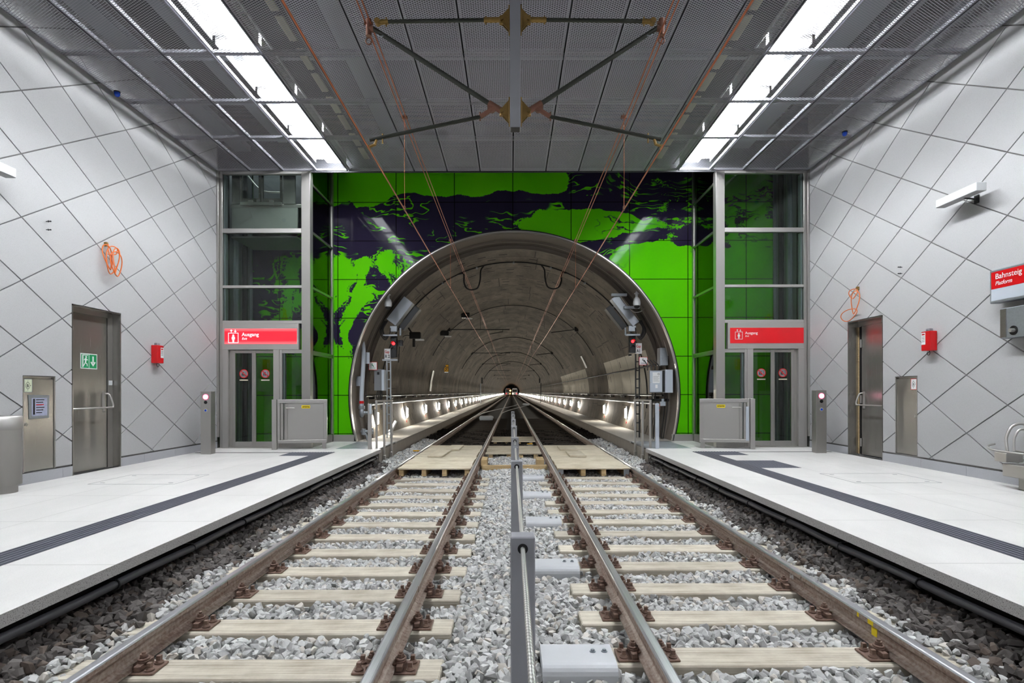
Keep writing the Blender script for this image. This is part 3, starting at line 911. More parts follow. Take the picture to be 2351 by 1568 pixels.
def board(x, y, l, w, ang, label, z=.004):
    b = MB(); b.cbox(-w/2, w/2, -l/2, l/2, 0, .035, .003)
    o = b.build('loose_board', 'pine'); o.location = (x, y, z); o.rotation_euler = (0, 0, ang)
    tag(o, label, 'board', 'loose boards on the decks')
board(-1.72, 13.3, 1.35, .34, -.05, 'loose board on the left wooden deck, nearer of the two')
board(-1.50, 14.62, 1.15, .33, -.02, 'loose board on the left wooden deck, farther of the two')
board(1.44, 13.1, 1.05, .36, -.0, 'loose board on the right wooden deck, nearer of the two')
board(1.38, 14.5, 1.0, .44, .0, 'loose board on the right wooden deck, farther of the two')
# small pallets and beams between the tracks
def pallet(y0, y1, x0, x1, zt, label, nb):
    t = thing('pallet', label, 'pallet', ((x0+x1)/2, (y0+y1)/2, -.205), 'small pallets between the tracks')
    b = MB(); w = (y1-y0)/nb
    for k in range(nb):
        a, c = y0+k*w+.02, y0+(k+1)*w-.02
        for (p, q) in ((x0, -.055), (.095, x1)):
            b.cbox(p+random.uniform(0, .03), q, a, c, zt-.032, zt, .004)
    b.build('boards', 'pine', t)
    for f in (.1, .42, .64, .9):
        xx = x0+f*(x1-x0)
        if abs(xx-.02) < .13: xx = -.2 if xx < .02 else .24
        q = MB(); q.cbox(xx-.05, xx+.05, y0+.05, y1-.05, -.205, zt-.032, .004); q.build('bearer', 'pine2', t)
    return t
pallet(14.0, 16.0, -.70, .70, -.06, 'short pine pallet between the tracks, nearer of two', 6)
pallet(17.8, 19.7, -.70, .71, -.09, 'short pine pallet between the tracks, farther of two', 5)
mb = MB(); mb.cbox(-.66, .72, 12.0, 12.1, -.2, -.1, .006); 
for v in range(len(mb.v)):
    x, y, z = mb.v[v]; mb.v[v] = (x, y+.05*x, z)
for i, p in enumerate(mb.v):
    pass
solo(mb, 'timber_beam', 'pine2', 'long pine beam lying across between the tracks in front of the pallets', 'timber', None, (0.3, 12.05, -.2))
mb = MB(); mb.cbox(-.70, -.57, 12.14, 12.75, -.2, .0, .006); solo(mb, 'timber_block', 'pine2', 'short pine block on edge left of the barrier, by the long beam', 'timber', None, (-.63, 12.5, -.2))
mb = MB(); mb.cbox(.5, .66, 12.24, 12.8, -.2, -.01, .006); solo(mb, 'timber_block', 'pine2', 'short pine block on edge right of the barrier, by the long beam', 'timber', None, (.6, 12.5, -.2))
for (x, y, z, lb) in ((.52, 17.3, -.2, 'small yellow-topped device on the ballast beside the farther pallet'), (-2.62, 15.3, -.2, 'small yellow-topped device on the ballast beside the left outer rail')):
    t = thing('track_sensor', lb, 'sensor', (x, y, z), 'yellow track devices')
    b = MB(); b.cbox(x-.1, x+.1, y-.08, y+.08, z, z+.06, .01); b.build('case', 'galv', t)
    b = MB(); b.cbox(x-.08, x+.08, y-.06, y+.06, z+.06, z+.085, .008); b.build('lid', 'signyellow', t)

# ================================================================== CABLE BARRIER BETWEEN THE TRACKS
PY = [2.33+2.52*k for k in range(7)]
for k, y in enumerate(PY):
    x = .0; lb = 'grey square barrier post between the tracks, %s from the viewer' % ORD[k]
    t = thing('barrier_post', lb, 'post', (x, y, -.3), 'cable barrier posts')
    b = MB(); b.cbox(x-.05, x+.05, y-.045, y+.045, -.3, .865, .005); b.build('column', 'grey', t)
    for d in (-1, 1):
        g = MB(); g.lathe((x, y+d*.045, .818), [(.021, -.004), (.021, .003), (.017, .006), (.012, .006)], 20, 'y'); g.build('grommet', 'black', t)
def cable():
    m = M('steel_cable'); x, y, z = m.xyz()
    wv = m.noise(1.0, 1, .5, m.vec(x*300, y*60+x*900, z*300))
    w = ((y*55+x*40).fract()-.5).abs()*2
    m.col(m.mix(w, lin((176, 176, 172)), lin((226, 226, 222)))).set(.38, .7).bump(w, .3, .002); return m.m
MT['cable'] = cable()
mb = MB(); mb.cyl((0, -2, .818), (0, PY[-1]+.05, .818), .0095, 12)
solo(mb, 'barrier_cable', 'cable', 'twisted steel cable running through the grey barrier posts', 'cable', None, (0, PY[0], .818))
t = thing('cable_tensioner', 'small bright turnbuckle on the barrier cable behind the second post', 'turnbuckle', (0, 6.5, .818))
b = MB(); b.tube([(-.015, 6.4, .818), (-.02, 6.5, .818), (-.015, 6.6, .818)], .006); b.tube([(.015, 6.4, .818), (.02, 6.5, .818), (.015, 6.6, .818)], .006); b.build('body', 'galv', t)
for y in (6.4, 6.6):
    b = MB(); b.cyl((0, y-.03, .818), (0, y+.03, .818), .02, 8); b.build('nut', 'galv', t)

# ================================================================== OVERHEAD LINE
MY = 5.8; WZ, MZ, WXX = 3.95, 5.2, 1.5
t = thing('overhead_mast', 'grey box mast hanging from the ceiling with dark cantilever tubes to both overhead lines', 'overhead line support', (0, MY, 4.14))
b = MB(); b.cbox(-.054, .054, MY-.06, MY+.06, 4.14, CEIL+.3, .004); b.build('column', 'grey', t)
b = MB(); b.box(-.045, .045, MY-.05, MY+.05, 4.136, 4.141); b.build('open_end', 'blackpaint', t)
for s in (-1, 1):
    for z in (5.26, 4.32):
        q = MB(); q.cbox(s*.054, s*.068, MY-.05, MY+.05, z-.13, z+.13, .003)
        q.prism([(s*.068, z-.11), (s*.15, z-.02), (s*.15, z+.02), (s*.068, z+.11)], MY-.022, MY-.012); q.prism([(s*.068, z-.11), (s*.15, z-.02), (s*.15, z+.02), (s*.068, z+.11)], MY+.012, MY+.022)
        q.cyl((s*.14, MY, z-.04), (s*.14, MY, z+.04), .022, 12); q.lathe((s*.14, MY-.03, z), [(.02, -.012), (.02, .012)], 12, 'y')
        q.build('hinge_bracket', 'brass', t)
    top0, top1 = (s*.17, MY, 5.265), (s*1.42, MY, 5.245)
    q = MB(); q.cyl((s*.3, MY, 5.263), (s*1.32, MY, 5.247), .0195, 14); q.build('top_tube', 'tube', t)
    q = MB(); q.cyl((s*.15, MY, 5.265), (s*.32, MY, 5.262), .026, 12); q.cyl((s*.30, MY, 5.22), (s*.30, MY, 5.30), .008, 8); q.build('tube_clamp', 'brass', t); q = MB()
    q.cyl((s*1.30, MY, 5.247), (s*1.40, MY, 5.243), .025, 12); q.lathe((s*1.41, MY, 5.243), [(.03, -.03), (.03, .03)], 12, 'y'); q.cyl((s*1.32, MY, 5.2), (s*1.32, MY, 5.29), .008, 8)
    q.build('tube_clamp', 'brass', t)
    q = MB(); q.cyl((s*.24, MY, 4.39), (s*1.46, MY, 5.18), .024, 14); q.build('diagonal_tube', 'tube', t)
    q = MB(); q.cyl((s*.14, MY, 4.33), (s*.27, MY, 4.41), .032, 12); q.lathe((s*.24, MY, 4.36), [(.045, -.02), (.045, .02)], 14, 'y')
    q.cyl((s*.22, MY, 4.36), (s*.36, MY, 4.27), .024, 10); q.cyl((s*.36, MY, 4.23), (s*.36, MY, 4.32), .008, 8); q.build('lower_joint', 'rustcu', t)
    q = MB(); q.cyl((s*.34, MY, 4.275), (s*1.49, MY, 4.035), .019, 14); q.build('registration_arm', 'tube', t)
    q = MB(); q.cyl((s*1.36, MY, 4.0), (s*1.36, MY, 4.1), .008, 8); q.cyl((s*1.42, MY, 4.05), (s*1.44, MY, 3.98), .015, 8); q.cyl((s*1.43, MY, 3.99), (s*1.5, MY, 3.965), .014, 8); q.cbox(s*1.485, s*1.515, MY-.03, MY+.03, 3.945, 3.975, .004); q.build('wire_clamp', 'brass', t)
    q = MB(); q.cyl((s*1.5, MY, 5.27), (s*1.5, MY, 5.10), .03, 12); q.cyl((s*1.455, MY, 5.23), (s*1.545, MY, 5.23), .018, 10); q.cyl((s*1.45, MY, 5.17), (s*1.5, MY, 5.17), .03, 12)
    q.tube([(s*1.5+.03*math.cos(a), MY, 5.05+.035*math.sin(a)) for a in [2*PI*i/14 for i in range(14)]], .007, 6, closed=True); q.build('messenger_saddle', 'rustcu', t)
    q = MB(); q.tube([(s*1.37+.032*math.cos(a), MY+.02*math.sin(a), 5.115+.03*math.sin(a)) for a in [2*PI*i/14 for i in range(14)]], .007, 6, closed=True); q.build('tube_ring', 'galv', t)
for s, sd in ((-1, 'left'), (1, 'right')):
    pts = [(s*1.5, -5, WZ), (s*1.5, 25.0, WZ), (s*1.42, 40, WZ), (s*1.62, 70, WZ), (s*1.45, 110, WZ), (s*1.5, 295, WZ)]
    mb = MB(); mb.tube(pts, .0085, 8); solo(mb, 'contact_wire', 'copper', 'copper contact wire over the %s track' % sd, 'wire', 'contact wires', (s*1.5, MY, WZ))
    for k, dx in enumerate((-.025, .025)):
        mb = MB(); mb.tube([(s*1.5+dx, -5, MZ+.02), (s*1.5+dx, 5.8, MZ+.02), (s*1.49+dx, 10, MZ-.04), (s*1.46+dx, 15, MZ-.15), (s*1.40+dx, 25, MZ-.25), (s*1.40+dx, 60, MZ-.3), (s*1.42+dx, 295, MZ-.3)], .007, 8)
        solo(mb, 'messenger_wire', 'copper', '%s copper wire of the twin messenger pair over the %s track' % ('left' if k == 0 else 'right', sd), 'wire', 'messenger wires', (s*1.5+dx, MY, MZ))
    for k, y in enumerate((2.4, 7.75, 13.6)):
        MZ = (5.22, 5.2, 5.085)[k]
        t = thing('dropper', 'thin copper dropper wire over the %s track, %s' % (sd, ('nearest the viewer', 'in front of the green wall', 'inside the tunnel mouth')[k]), 'wire', (s*1.5, y, WZ), 'overhead droppers')
        q = MB(); q.tube([(s*1.5, y, MZ+.01), (s*1.505, y+.01, WZ+.5), (s*1.5, y, WZ+.01)], .0035, 6); q.build('wire', 'copper', t)
        q = MB(); q.cbox(s*1.5-.04, s*1.5+.04, y-.02, y+.02, MZ-.005, MZ+.035, .006); q.cyl((s*1.5, y, MZ), (s*1.5, y, MZ+.06), .008, 8); q.build('messenger_clamp', 'rustcu', t)
        q = MB(); q.cbox(s*1.5-.012, s*1.5+.012, y-.025, y+.025, WZ-.015, WZ+.05, .005); q.build('wire_clip', 'rustcu', t)
MZ = 5.2
# cantilever arms inside the tunnel
def lin_x(z): return math.sqrt(max(.01, 4.05**2-(z-TCZ)**2))
for k, y in enumerate((25.0, 40.0, 55.0, 72.0, 92.0, 115.0)):
    for s, sd in ((-1, 'left'), (1, 'right')):
        z = 4.22; xo = lin_x(z)+.0
        xi = .12 if s < 0 else 1.72
        t = thing('tunnel_cantilever', 'dark cantilever arm on the %s tunnel wall, %s from the portal' % (sd, ORD[k]), 'overhead line support', (s*xo, y, z), 'tunnel cantilever arms')
        q = MB(); q.cyl((s*xo, y, z), (s*xi, y, z+(0 if s < 0 else -.14)), .022, 8); q.build('arm', 'dark_metal', t)
        if s < 0:
            q = MB(); q.cyl((s*1.0, y, z-.2), (s*(xi+.3), y, z-.1), .015, 8); q.cyl((s*(xi+.3), y, z-.1), (s*(xi+.3), y, z), .01, 8); q.build('steady_arm', 'dark_metal', t)
        q = MB(); q.cbox(s*(xo-.12), s*(xo+.04), y-.08, y+.08, z-.1, z+.1, .01); q.build('insulator', 'black', t)
        q = MB(); q.cyl((s*1.41, y, z), (s*1.41, y, 4.93), .008, 6); q.build('hanger', 'dark_metal', t)
# black cable hoops round the lining
def hoop(y, r, th, label):
    mb = MB(); a = -.1 if y < 20 else .45
    mb.tube([(TCX+r*math.cos(u), y, TCZ+r*math.sin(u)) for u in [a+(PI-2*a)*i/64 for i in range(65)]], th, 6)
    return mb
for k, (y, th) in enumerate(((17.1, .02), (25.6, .016), (40.5, .02), (55.5, .025), (72.5, .03))):
    mb = hoop(y, 4.02, th, '')
    if k == 0:
        t = thing('cable_hoop', 'black cable clipped round the tunnel vault with two hanging loops', 'cable', (TCX, y, TCZ+4.0), 'cable hoops')
        mb.build('cable', 'black', t)
        for s in (-1, 1):
            q = MB(); x0, x1 = s*1.48, s*.98
            def zz(x): return TCZ+math.sqrt(4.02**2-(x-TCX)**2)
            xm = (x0+x1)/2
            q.tube([(x0+s*.15, y, zz(x0+s*.15)), (x0-s*.0, y, zz(x0)-.06), (x0-s*.01, y, zz(x0)-.3), (x0-s*.06, y, zz(x0)-.45), (x0-s*.14, y, zz(x0)-.52), (xm, y, zz(x0)-.54), (x1+s*.12, y, zz(x0)-.51), (x1+s*.05, y, zz(x0)-.43), (x1, y, zz(x0)-.22), (x1-s*.02, y, zz(x1)-.12), (x1-s*.12, y, zz(x1-s*.12))], .024, 8)
            q.build('cable_loop', 'black', t)
        for i in range(9):
            u = PI*(.14+.72*i/8); q = MB(); c = Vector((TCX+4.0*math.cos(u), y, TCZ+4.0*math.sin(u))); q.cbox(c.x-.03, c.x+.03, y-.03, y+.03, c.z-.03, c.z+.03, .01); q.build('clip', 'galv', t)
    else:
        solo(mb, 'cable_hoop', 'dark_metal', 'dark hoop round the tunnel vault at the %s cantilever arms' % ORD[k-1], 'cable', 'cable hoops', (TCX, y, TCZ+4.0))
# ================================================================== LIFTS
def lift(s):
    sd = 'left' if s < 0 else 'right'
    U = lambda u: s*(WX-u)                      # u = distance from the side wall
    yf = 12.8
    extra = 'lit red exit sign' if s < 0 else 'unlit red exit sign'
    t = thing('lift_shaft', 'glazed steel lift shaft in the %s corner, with %s' % (sd, extra), 'lift', (U(1.1), 13.6, PF))
    def bx(m, u0, u1, y0, y1, z0, z1, c=.004): m.cbox(U(u0), U(u1), y0, y1, z0, z1, c); return m
    # corner column, wall-side frame, transoms
    m = MB(); bx(m, 1.90, 2.10, yf-.02, yf+.16, PF, CEIL); m.build('corner_column', 'steel', t)
    m = MB(); bx(m, .0, .045, yf-.06, yf+.1, PF+.25, CEIL); bx(m, .05, .115, yf-.02, yf+.1, PF, CEIL); m.build('wall_frame', 'steel', t)
    for z, h in ((5.11, .1), (3.845, .06), (CEIL-.03, .06), (3.045, .07)):
        m = MB(); bx(m, .115, 1.90, yf-.015, yf+.09, z-h/2, z+h/2); m.build('transom', 'steel_light', t)
    for z0, z1 in ((5.16, CEIL-.06), (3.875, 5.06), (3.08, 3.815)):
        m = MB(); m.box(U(.115), U(1.9), yf+.03, yf+.045, z0, z1); m.build('glass_pane', 'glass', t)
        f = MB(); bx(f, .118, .155, yf+.05, yf+.16, z0, z1); f.build('glazing_bead', 'lgrey', t)
    # header with sign
    m = MB(); bx(m, .115, 1.84, yf-.03, yf+.09, 2.42, 3.01); m.build('header', 'steel_light', t)
    sg = MB(); a, b = (.17, 1.80) if s < 0 else (.13, 1.79)
    sg.cbox(U(a), U(b), yf-.036, yf-.028, 2.545, 2.895, .002)
    so = sg.build('sign_panel', 'litred' if s < 0 else 'redsign', t)
    xl = min(U(a), U(b)); ink = 'litwhite' if s < 0 else 'white_ink'
    sc = 1.0 if s < 0 else .74
    ox, oz = (xl+.085, 2.57) if s < 0 else (xl+.11, 2.635)
    p = MB(); org = (ox, yf-.037, oz); w = .23*sc
    for r in (rect(0, w, 0, .012*sc), rect(0, w, w-.012*sc, w), rect(0, .012*sc, 0, w), rect(w-.012*sc, w, 0, w)): p.slab(r, org, *FRONT, .002)
    c = w/2; q = sc
    p.slab(disc(c, .172*q, .022*q, 14), org, *FRONT, .002)
    p.slab([(c-.018*q, .02*q), (c+.018*q, .02*q), (c+.02*q, .08*q), (c+.036*q, .085*q), (c+.036*q, .125*q), (c+.024*q, .148*q), (c-.024*q, .148*q), (c-.036*q, .125*q), (c-.036*q, .085*q), (c-.02*q, .08*q)], org, *FRONT, .002)
    for dx, d in ((-.045*q, 1), (.045*q, -1)):
        zb = w+.008*q; zt = zb+.065*q
        p.slab(rect(c+dx-.007*q, c+dx+.007*q, zb, zt), org, *FRONT, .002)
        tip, ba = (zt+.004, zt-.032*q) if d > 0 else (zb-.004, zb+.032*q)
        p.slab([(c+dx-.03*q, ba), (c+dx+.03*q, ba), (c+dx, tip)] if d > 0 else [(c+dx+.03*q, ba), (c+dx-.03*q, ba), (c+dx, tip)], org, *FRONT, .002)
    p.build('lift_pictogram', ink, so)
    tx = ox+w+.075*sc
    text('lettering', 'Ausgang', .115*sc*1.0, (tx, yf-.037, 2.57+.155*sc+(0 if s < 0 else .065)), *FRONT, ink, so, bold=.0006)
    text('lettering', 'Exit', .075*sc, (tx, yf-.037, 2.57+.075*sc+(0 if s < 0 else .065)), *FRONT, ink, so, shear=.25)
    # doorway: jambs, two glazed sliding leaves, side light
    m = MB(); bx(m, .115, .245, yf-.03, yf+.12, PF, 2.42); m.build('jamb', 'steel_light', t)
    m = MB(); bx(m, 1.265, 1.40, yf-.03, yf+.12, PF, 2.42); bx(m, 1.40, 1.455, yf-.015, yf+.09, PF, 2.42); m.build('jamb', 'steel_light', t)
    m = MB(); bx(m, .115, 1.9, yf-.04, yf+.12, PF-.02, PF+.02); m.build('threshold', 'steel', t)
    m = MB(); bx(m, .245, .33, yf+.05, yf+.2, PF+.02, 2.42); m.build('door_reveal', 'steel', t)
    for k, (a, b) in enumerate(((.315, .80), (.80, 1.285))):
        m = MB(); y0, y1 = (yf+.04, yf+.08)
        w0, w1 = (.062, .05) if k == 0 else (.04, .02)
        bx(m, a, a+w0, y0, y1, PF+.02, 2.41, .003); bx(m, b-w1, b, y0, y1, PF+.02, 2.41, .003); bx(m, a+w0, b-w1, y0, y1, PF+.02, PF+.14, .003); bx(m, a+w0, b-w1, y0, y1, 2.345, 2.41, .003)
        lf = m.build('door_leaf', 'steel', t)
        g = MB(); g.box(U(a+w0), U(b-w1), y0+.012, y0+.022, PF+.14, 2.345); g.build('leaf_glass', 'glass', lf)
        # round prohibition sticker: red ring and bar on grey, two figures beside the door teeth
        cx = (U(a+w0)+U(b-w1))/2; cz = 1.88; og = (cx, y0+.0115, cz)
        q = MB(); q.slab(disc(0, 0, .097), og, *FRONT, .0008); st = q.build('sticker', 'galv', lf)
        og = (cx, y0+.0105, cz); q = MB(); ringmb(q, 0, 0, .083, .1, og, *FRONT, .0012)
        q.slab([(-.075, .06), (-.06, .075), (.075, -.06), (.06, -.075)][::-1], og, *FRONT, .0012); q.build('prohibition_ring', 'red_ink', st)
        q = MB(); og = (cx, y0+.0112, cz)
        for dx, h in ((-.035, .05), (-.002, .05)):
            q.slab(rect(dx-.011, dx+.011, -.045, .012), og, *FRONT, .0006); q.slab(disc(dx, .026, .011, 10), og, *FRONT, .0006)
        for dz in (-.04, -.018, .004, .026, .048): q.slab([(.045, dz-.009), (.066, dz), (.045, dz+.009)], og, *FRONT, .0006)
        q.build('pictogram', 'black_ink', st)
        q = MB(); q.slab(rect(-.095, .095, -.158, -.132), (cx, y0+.0115, cz), *FRONT, .0008); q.build('sticker_strip', 'cream', lf)
    m = MB(); bx(m, 1.455, 1.9, yf-.01, yf+.09, 2.34, 2.42); bx(m, 1.455, 1.9, yf-.01, yf+.09, PF, PF+.2); m.build('side_frame', 'steel_light', t)
    m = MB(); m.box(U(1.455), U(1.9), yf+.03, yf+.045, PF+.2, 2.34); m.build('glass_pane', 'glass', t)
    f = MB(); bx(f, 1.46, 1.50, yf+.05, yf+.13, PF+.2, 2.34); f.build('glazing_bead', 'lgrey', t)
    # side glazing towards the track, back to the green wall
    yb = 14.42
    for z in (6.2, 5.11, 3.845, 2.36, PF+.1):
        h = .1 if z == 2.36 else (.2 if z < 1 else .055)
        m = MB(); bx(m, 2.03, 2.10, yf+.16, yb, z-h/2, z+h/2); m.build('side_transom', 'steel_dark', t)
    m = MB(); bx(m, 2.04, 2.10, yb-.05, yb+.06, PF, 7.6); m.build('rear_mullion', 'steel', t)
    for z0, z1 in ((PF+.2, 2.31), (2.41, 3.82), (3.87, 5.08), (5.14, 6.17), (6.23, 7.4)):
        m = MB(); m.box(U(2.06), U(2.072), yf+.16, yb-.05, z0, z1); m.build('glass_pane', 'glass', t)
        f = MB(); bx(f, 2.0, 2.05, yb-.17, yb-.055, z0, z1); f.build('glazing_bead', 'lgrey', t)
    # dark guide wall and rails inside the shaft, along the side wall
    m = MB(); bx(m, -.02, .0, yf+.18, yb, PF, 8.0, .002); m.build('guide_wall', 'mgrey', t)
    for k, y in enumerate((13.15, 13.62, 14.05)):
        m = MB(); bx(m, .0, .09, y-.03, y+.03, PF, 8.0); bx(m, .0, .02, y-.09, y+.09, PF, 8.0, .002); m.build('guide_rail', 'dark_metal' if k != 1 else 'galv', t)
    m = MB(); bx(m, .0, .06, yb-.06, yb, PF, 8.0); m.build('guide_edge', 'galv', t)
    return t
LFT = lift(-1); lift(1)
# lift car parked at the top of the left shaft
t = thing('lift_car', 'lift car parked high in the left glass shaft, steel apron and glazed doors', 'lift car', (-5.75, 13.5, 5.2))
m = MB(); m.cbox(-6.5, -4.98, 13.08, 13.14, 5.2, 5.72, .004); m.build('apron', 'apron_grey', t)
m = MB(); m.cbox(-6.5, -4.98, 13.06, 14.2, 5.02, 5.06, .004); m.build('apron_lip', 'apron_grey', t)
m = MB(); m.cbox(-6.52, -4.8, 13.08, 14.2, 5.72, 5.80, .004); m.build('car_floor', 'steel', t)
m = MB(); m.cbox(-6.27, -5.32, 13.0, 13.06, 5.76, 5.83, .004)
for x in (-6.03, -5.55): m.cbox(x-.05, x+.05, 12.99, 13.07, 5.75, 5.87, .004)
m.build('door_track', 'steel', t)
for x0, x1 in ((-6.28, -5.80), (-5.79, -5.31)):
    m = MB(); m.cbox(x0, x0+.05, 13.02, 13.06, 5.83, 7.9, .003); m.cbox(x1-.05, x1, 13.02, 13.06, 5.83, 7.9, .003); m.cbox(x0+.05, x1-.05, 13.02, 13.06, 5.83, 5.92, .003); d = m.build('car_door', 'steel_dark', t)
    g = MB(); g.box(x0+.05, x1-.05, 13.035, 13.045, 5.92, 7.9); g.build('door_glass', 'clear', d)
m = MB(); m.cbox(-5.3, -5.02, 13.05, 13.1, 5.80, 7.9, .004); m.build('side_panel', 'steel', t)
m = MB(); m.cbox(-6.48, -6.3, 13.05, 13.1, 5.80, 7.9, .004); m.build('side_panel', 'steel_dark', t)
m = MB(); m.cbox(-6.5, -5.0, 14.18, 14.22, 5.8, 7.9, .004); m.build('rear_panel', 'mgrey', t)
m = MB(); m.cbox(-6.3, -5.2, 13.4, 13.9, 7.88, 7.9, .004); m.build('added_car_lamp', 'added_carlamp', t)  # unseen lamp added to light up the lift car
m = MB(); m.tube([(-6.4, 14.0, 6.0), (-5.2, 13.3, 6.0)], .02); m.tube([(-6.4, 13.6, 6.7), (-5.9, 13.3, 6.2), (-5.4, 13.3, 6.15)], .02); m.build('handrail', 'steel', t)

# ================================================================== GATES AT THE PLATFORM ENDS
def gate(s):
    sd = 'left' if s < 0 else 'right'
    # local frame: hinge end near the lift jamb, leaf runs towards the track and slightly away
    A = Vector((s*5.17, 12.42, 0)); B = Vector((s*4.15, 12.62, 0))
    d = (B-A).normalized(); nrm = Vector((d.y, -d.x, 0)); 
    if nrm.y > 0: nrm = -nrm
    L = (B-A).length
    t = thing('platform_gate', 'stainless steel swing gate at the end of the %s platform beside the lift' % sd, 'gate', (A.x, A.y, PF), 'platform end gates')
    def q(m, a0, a1, n0, n1, z0, z1, c=.004):
        k = len(m.v); m.cbox(0, 1, 0, 1, z0, z1, .0001) if False else m.cbox(a0, a1, n0, n1, z0, z1, c)
        for i in range(k, len(m.v)):
            x, y, z = m.v[i]; p = A+d*x+nrm*y; m.v[i] = (p.x, p.y, z)
        return m
    m = MB(); q(m, .0, L, -.03, .03, 1.22, 1.30); q(m, 0, L, -.03, .03, .335, .405); q(m, L-.075, L, -.03, .03, .405, 1.22); q(m, .0, .05, -.03, .03, .405, 1.22); m.build('leaf_frame', 'steel_light', t)
    m = MB(); q(m, .17, L-.075, -.012, .012, .405, 1.22, .002); m.build('leaf_panel', 'steel_light', t)
    m = MB(); q(m, .14, .21, .0, .03, .42, 1.21); q(m, .06, .12, -.02, .02, .42, 1.21); m.build('lock_stile', 'steel', t)
    m = MB(); q(m, -.12, -.02, -.05, .03, PF, 1.30); m.build('hinge_post', 'steel_light', t)
    if s > 0:
        m = MB(); q(m, .01, .075, .031, .036, .38, 1.13, .002); m.build('edge_guard', 'lgrey', t)
    m = MB(); q(m, L-.11, L-.02, -.02, .02, PF, .335); m.build('foot', 'steel', t)
    m = MB(); P = [A+d*.19+nrm*.03, A+d*.19+nrm*.075, A+d*.205+nrm*.085, A+d*.36+nrm*.085]
    m.tube([(p.x, p.y, 1.11) for p in P], .012, 8); m.build('handle', 'steel', t)
    m = MB(); q(m, .50, .68, .0122, .0135, 1.10, 1.17, .0005); lab = m.build('yellow_label', 'yellow', t)
    c = A+d*(.66 if s > 0 else .52)+nrm*.0145
    e = d if s < 0 else -d
    m = MB()
    for k in range(5): q(m, .52+k*.03, .54+k*.03, .0136, .0142, 1.122+.004*(k % 2), 1.146, .0002)
    m.build('label_print', 'black_ink', lab)
    return t
gate(-1); gate(1)
# galvanised grating in front of the tunnel mouth
for s, sd in ((-1, 'left'), (1, 'right')):
    m = MB()
    for k in range(7): m.cbox(s*3.0, s*4.02, 12.6+k*.26, 12.6+k*.26+.235, .172, PF-.001, .004)
    solo(m, 'floor_grating', 'galv', 'galvanised step grating between the %s platform and the tunnel walkway' % sd, 'grating', 'galvanised gratings', (s*3.5, 13.4, .172))
# railings at the tunnel mouth
for s, sd in ((-1, 'left'), (1, 'right')):
    t = thing('guard_rail', 'stainless guard rail at the track side of the %s walkway, tunnel mouth' % sd, 'railing', (s*2.95, 13.1, -.2), 'tunnel mouth guard rails')
    m = MB(); m.cyl((s*3.07, 12.66, 1.255), (s*2.94, 13.75, 1.255), .022, 10); m.build('top_rail', 'steel_light', t)
    for x, y, z in ((s*3.065, 12.68, PF), (s*2.955, 12.95, -.2), (s*2.945, 13.7, -.2)):
        m = MB(); m.cbox(x-.022, x+.022, y-.022, y+.022, z, 1.245, .004); m.build('post', 'steel_light', t)
    m = MB(); m.cbox(s*2.92, s*2.98, 12.9, 13.0, -.2, .02, .004); m.cbox(s*2.92, s*2.98, 13.65, 13.75, -.2, .02, .004); m.build('base_bracket', 'steel', t)
    p = thing('flat_post', '%s flat steel post standing at the end corner of the %s platform' % ('grey' if s < 0 else 'white', sd), 'post', (s*3.17, 12.5, PF), 'flat posts at the platform ends')
    m = MB(); m.cbox(s*3.13, s*3.21, 12.47, 12.52, PF, 1.2, .004); m.build('column', 'steel_light' if s < 0 else 'lgrey', p)
    m = MB(); m.cbox(s*3.12, s*3.17, 12.45, 12.47, .98, 1.19, .004); m.build('lock_box', 'lgrey', p)

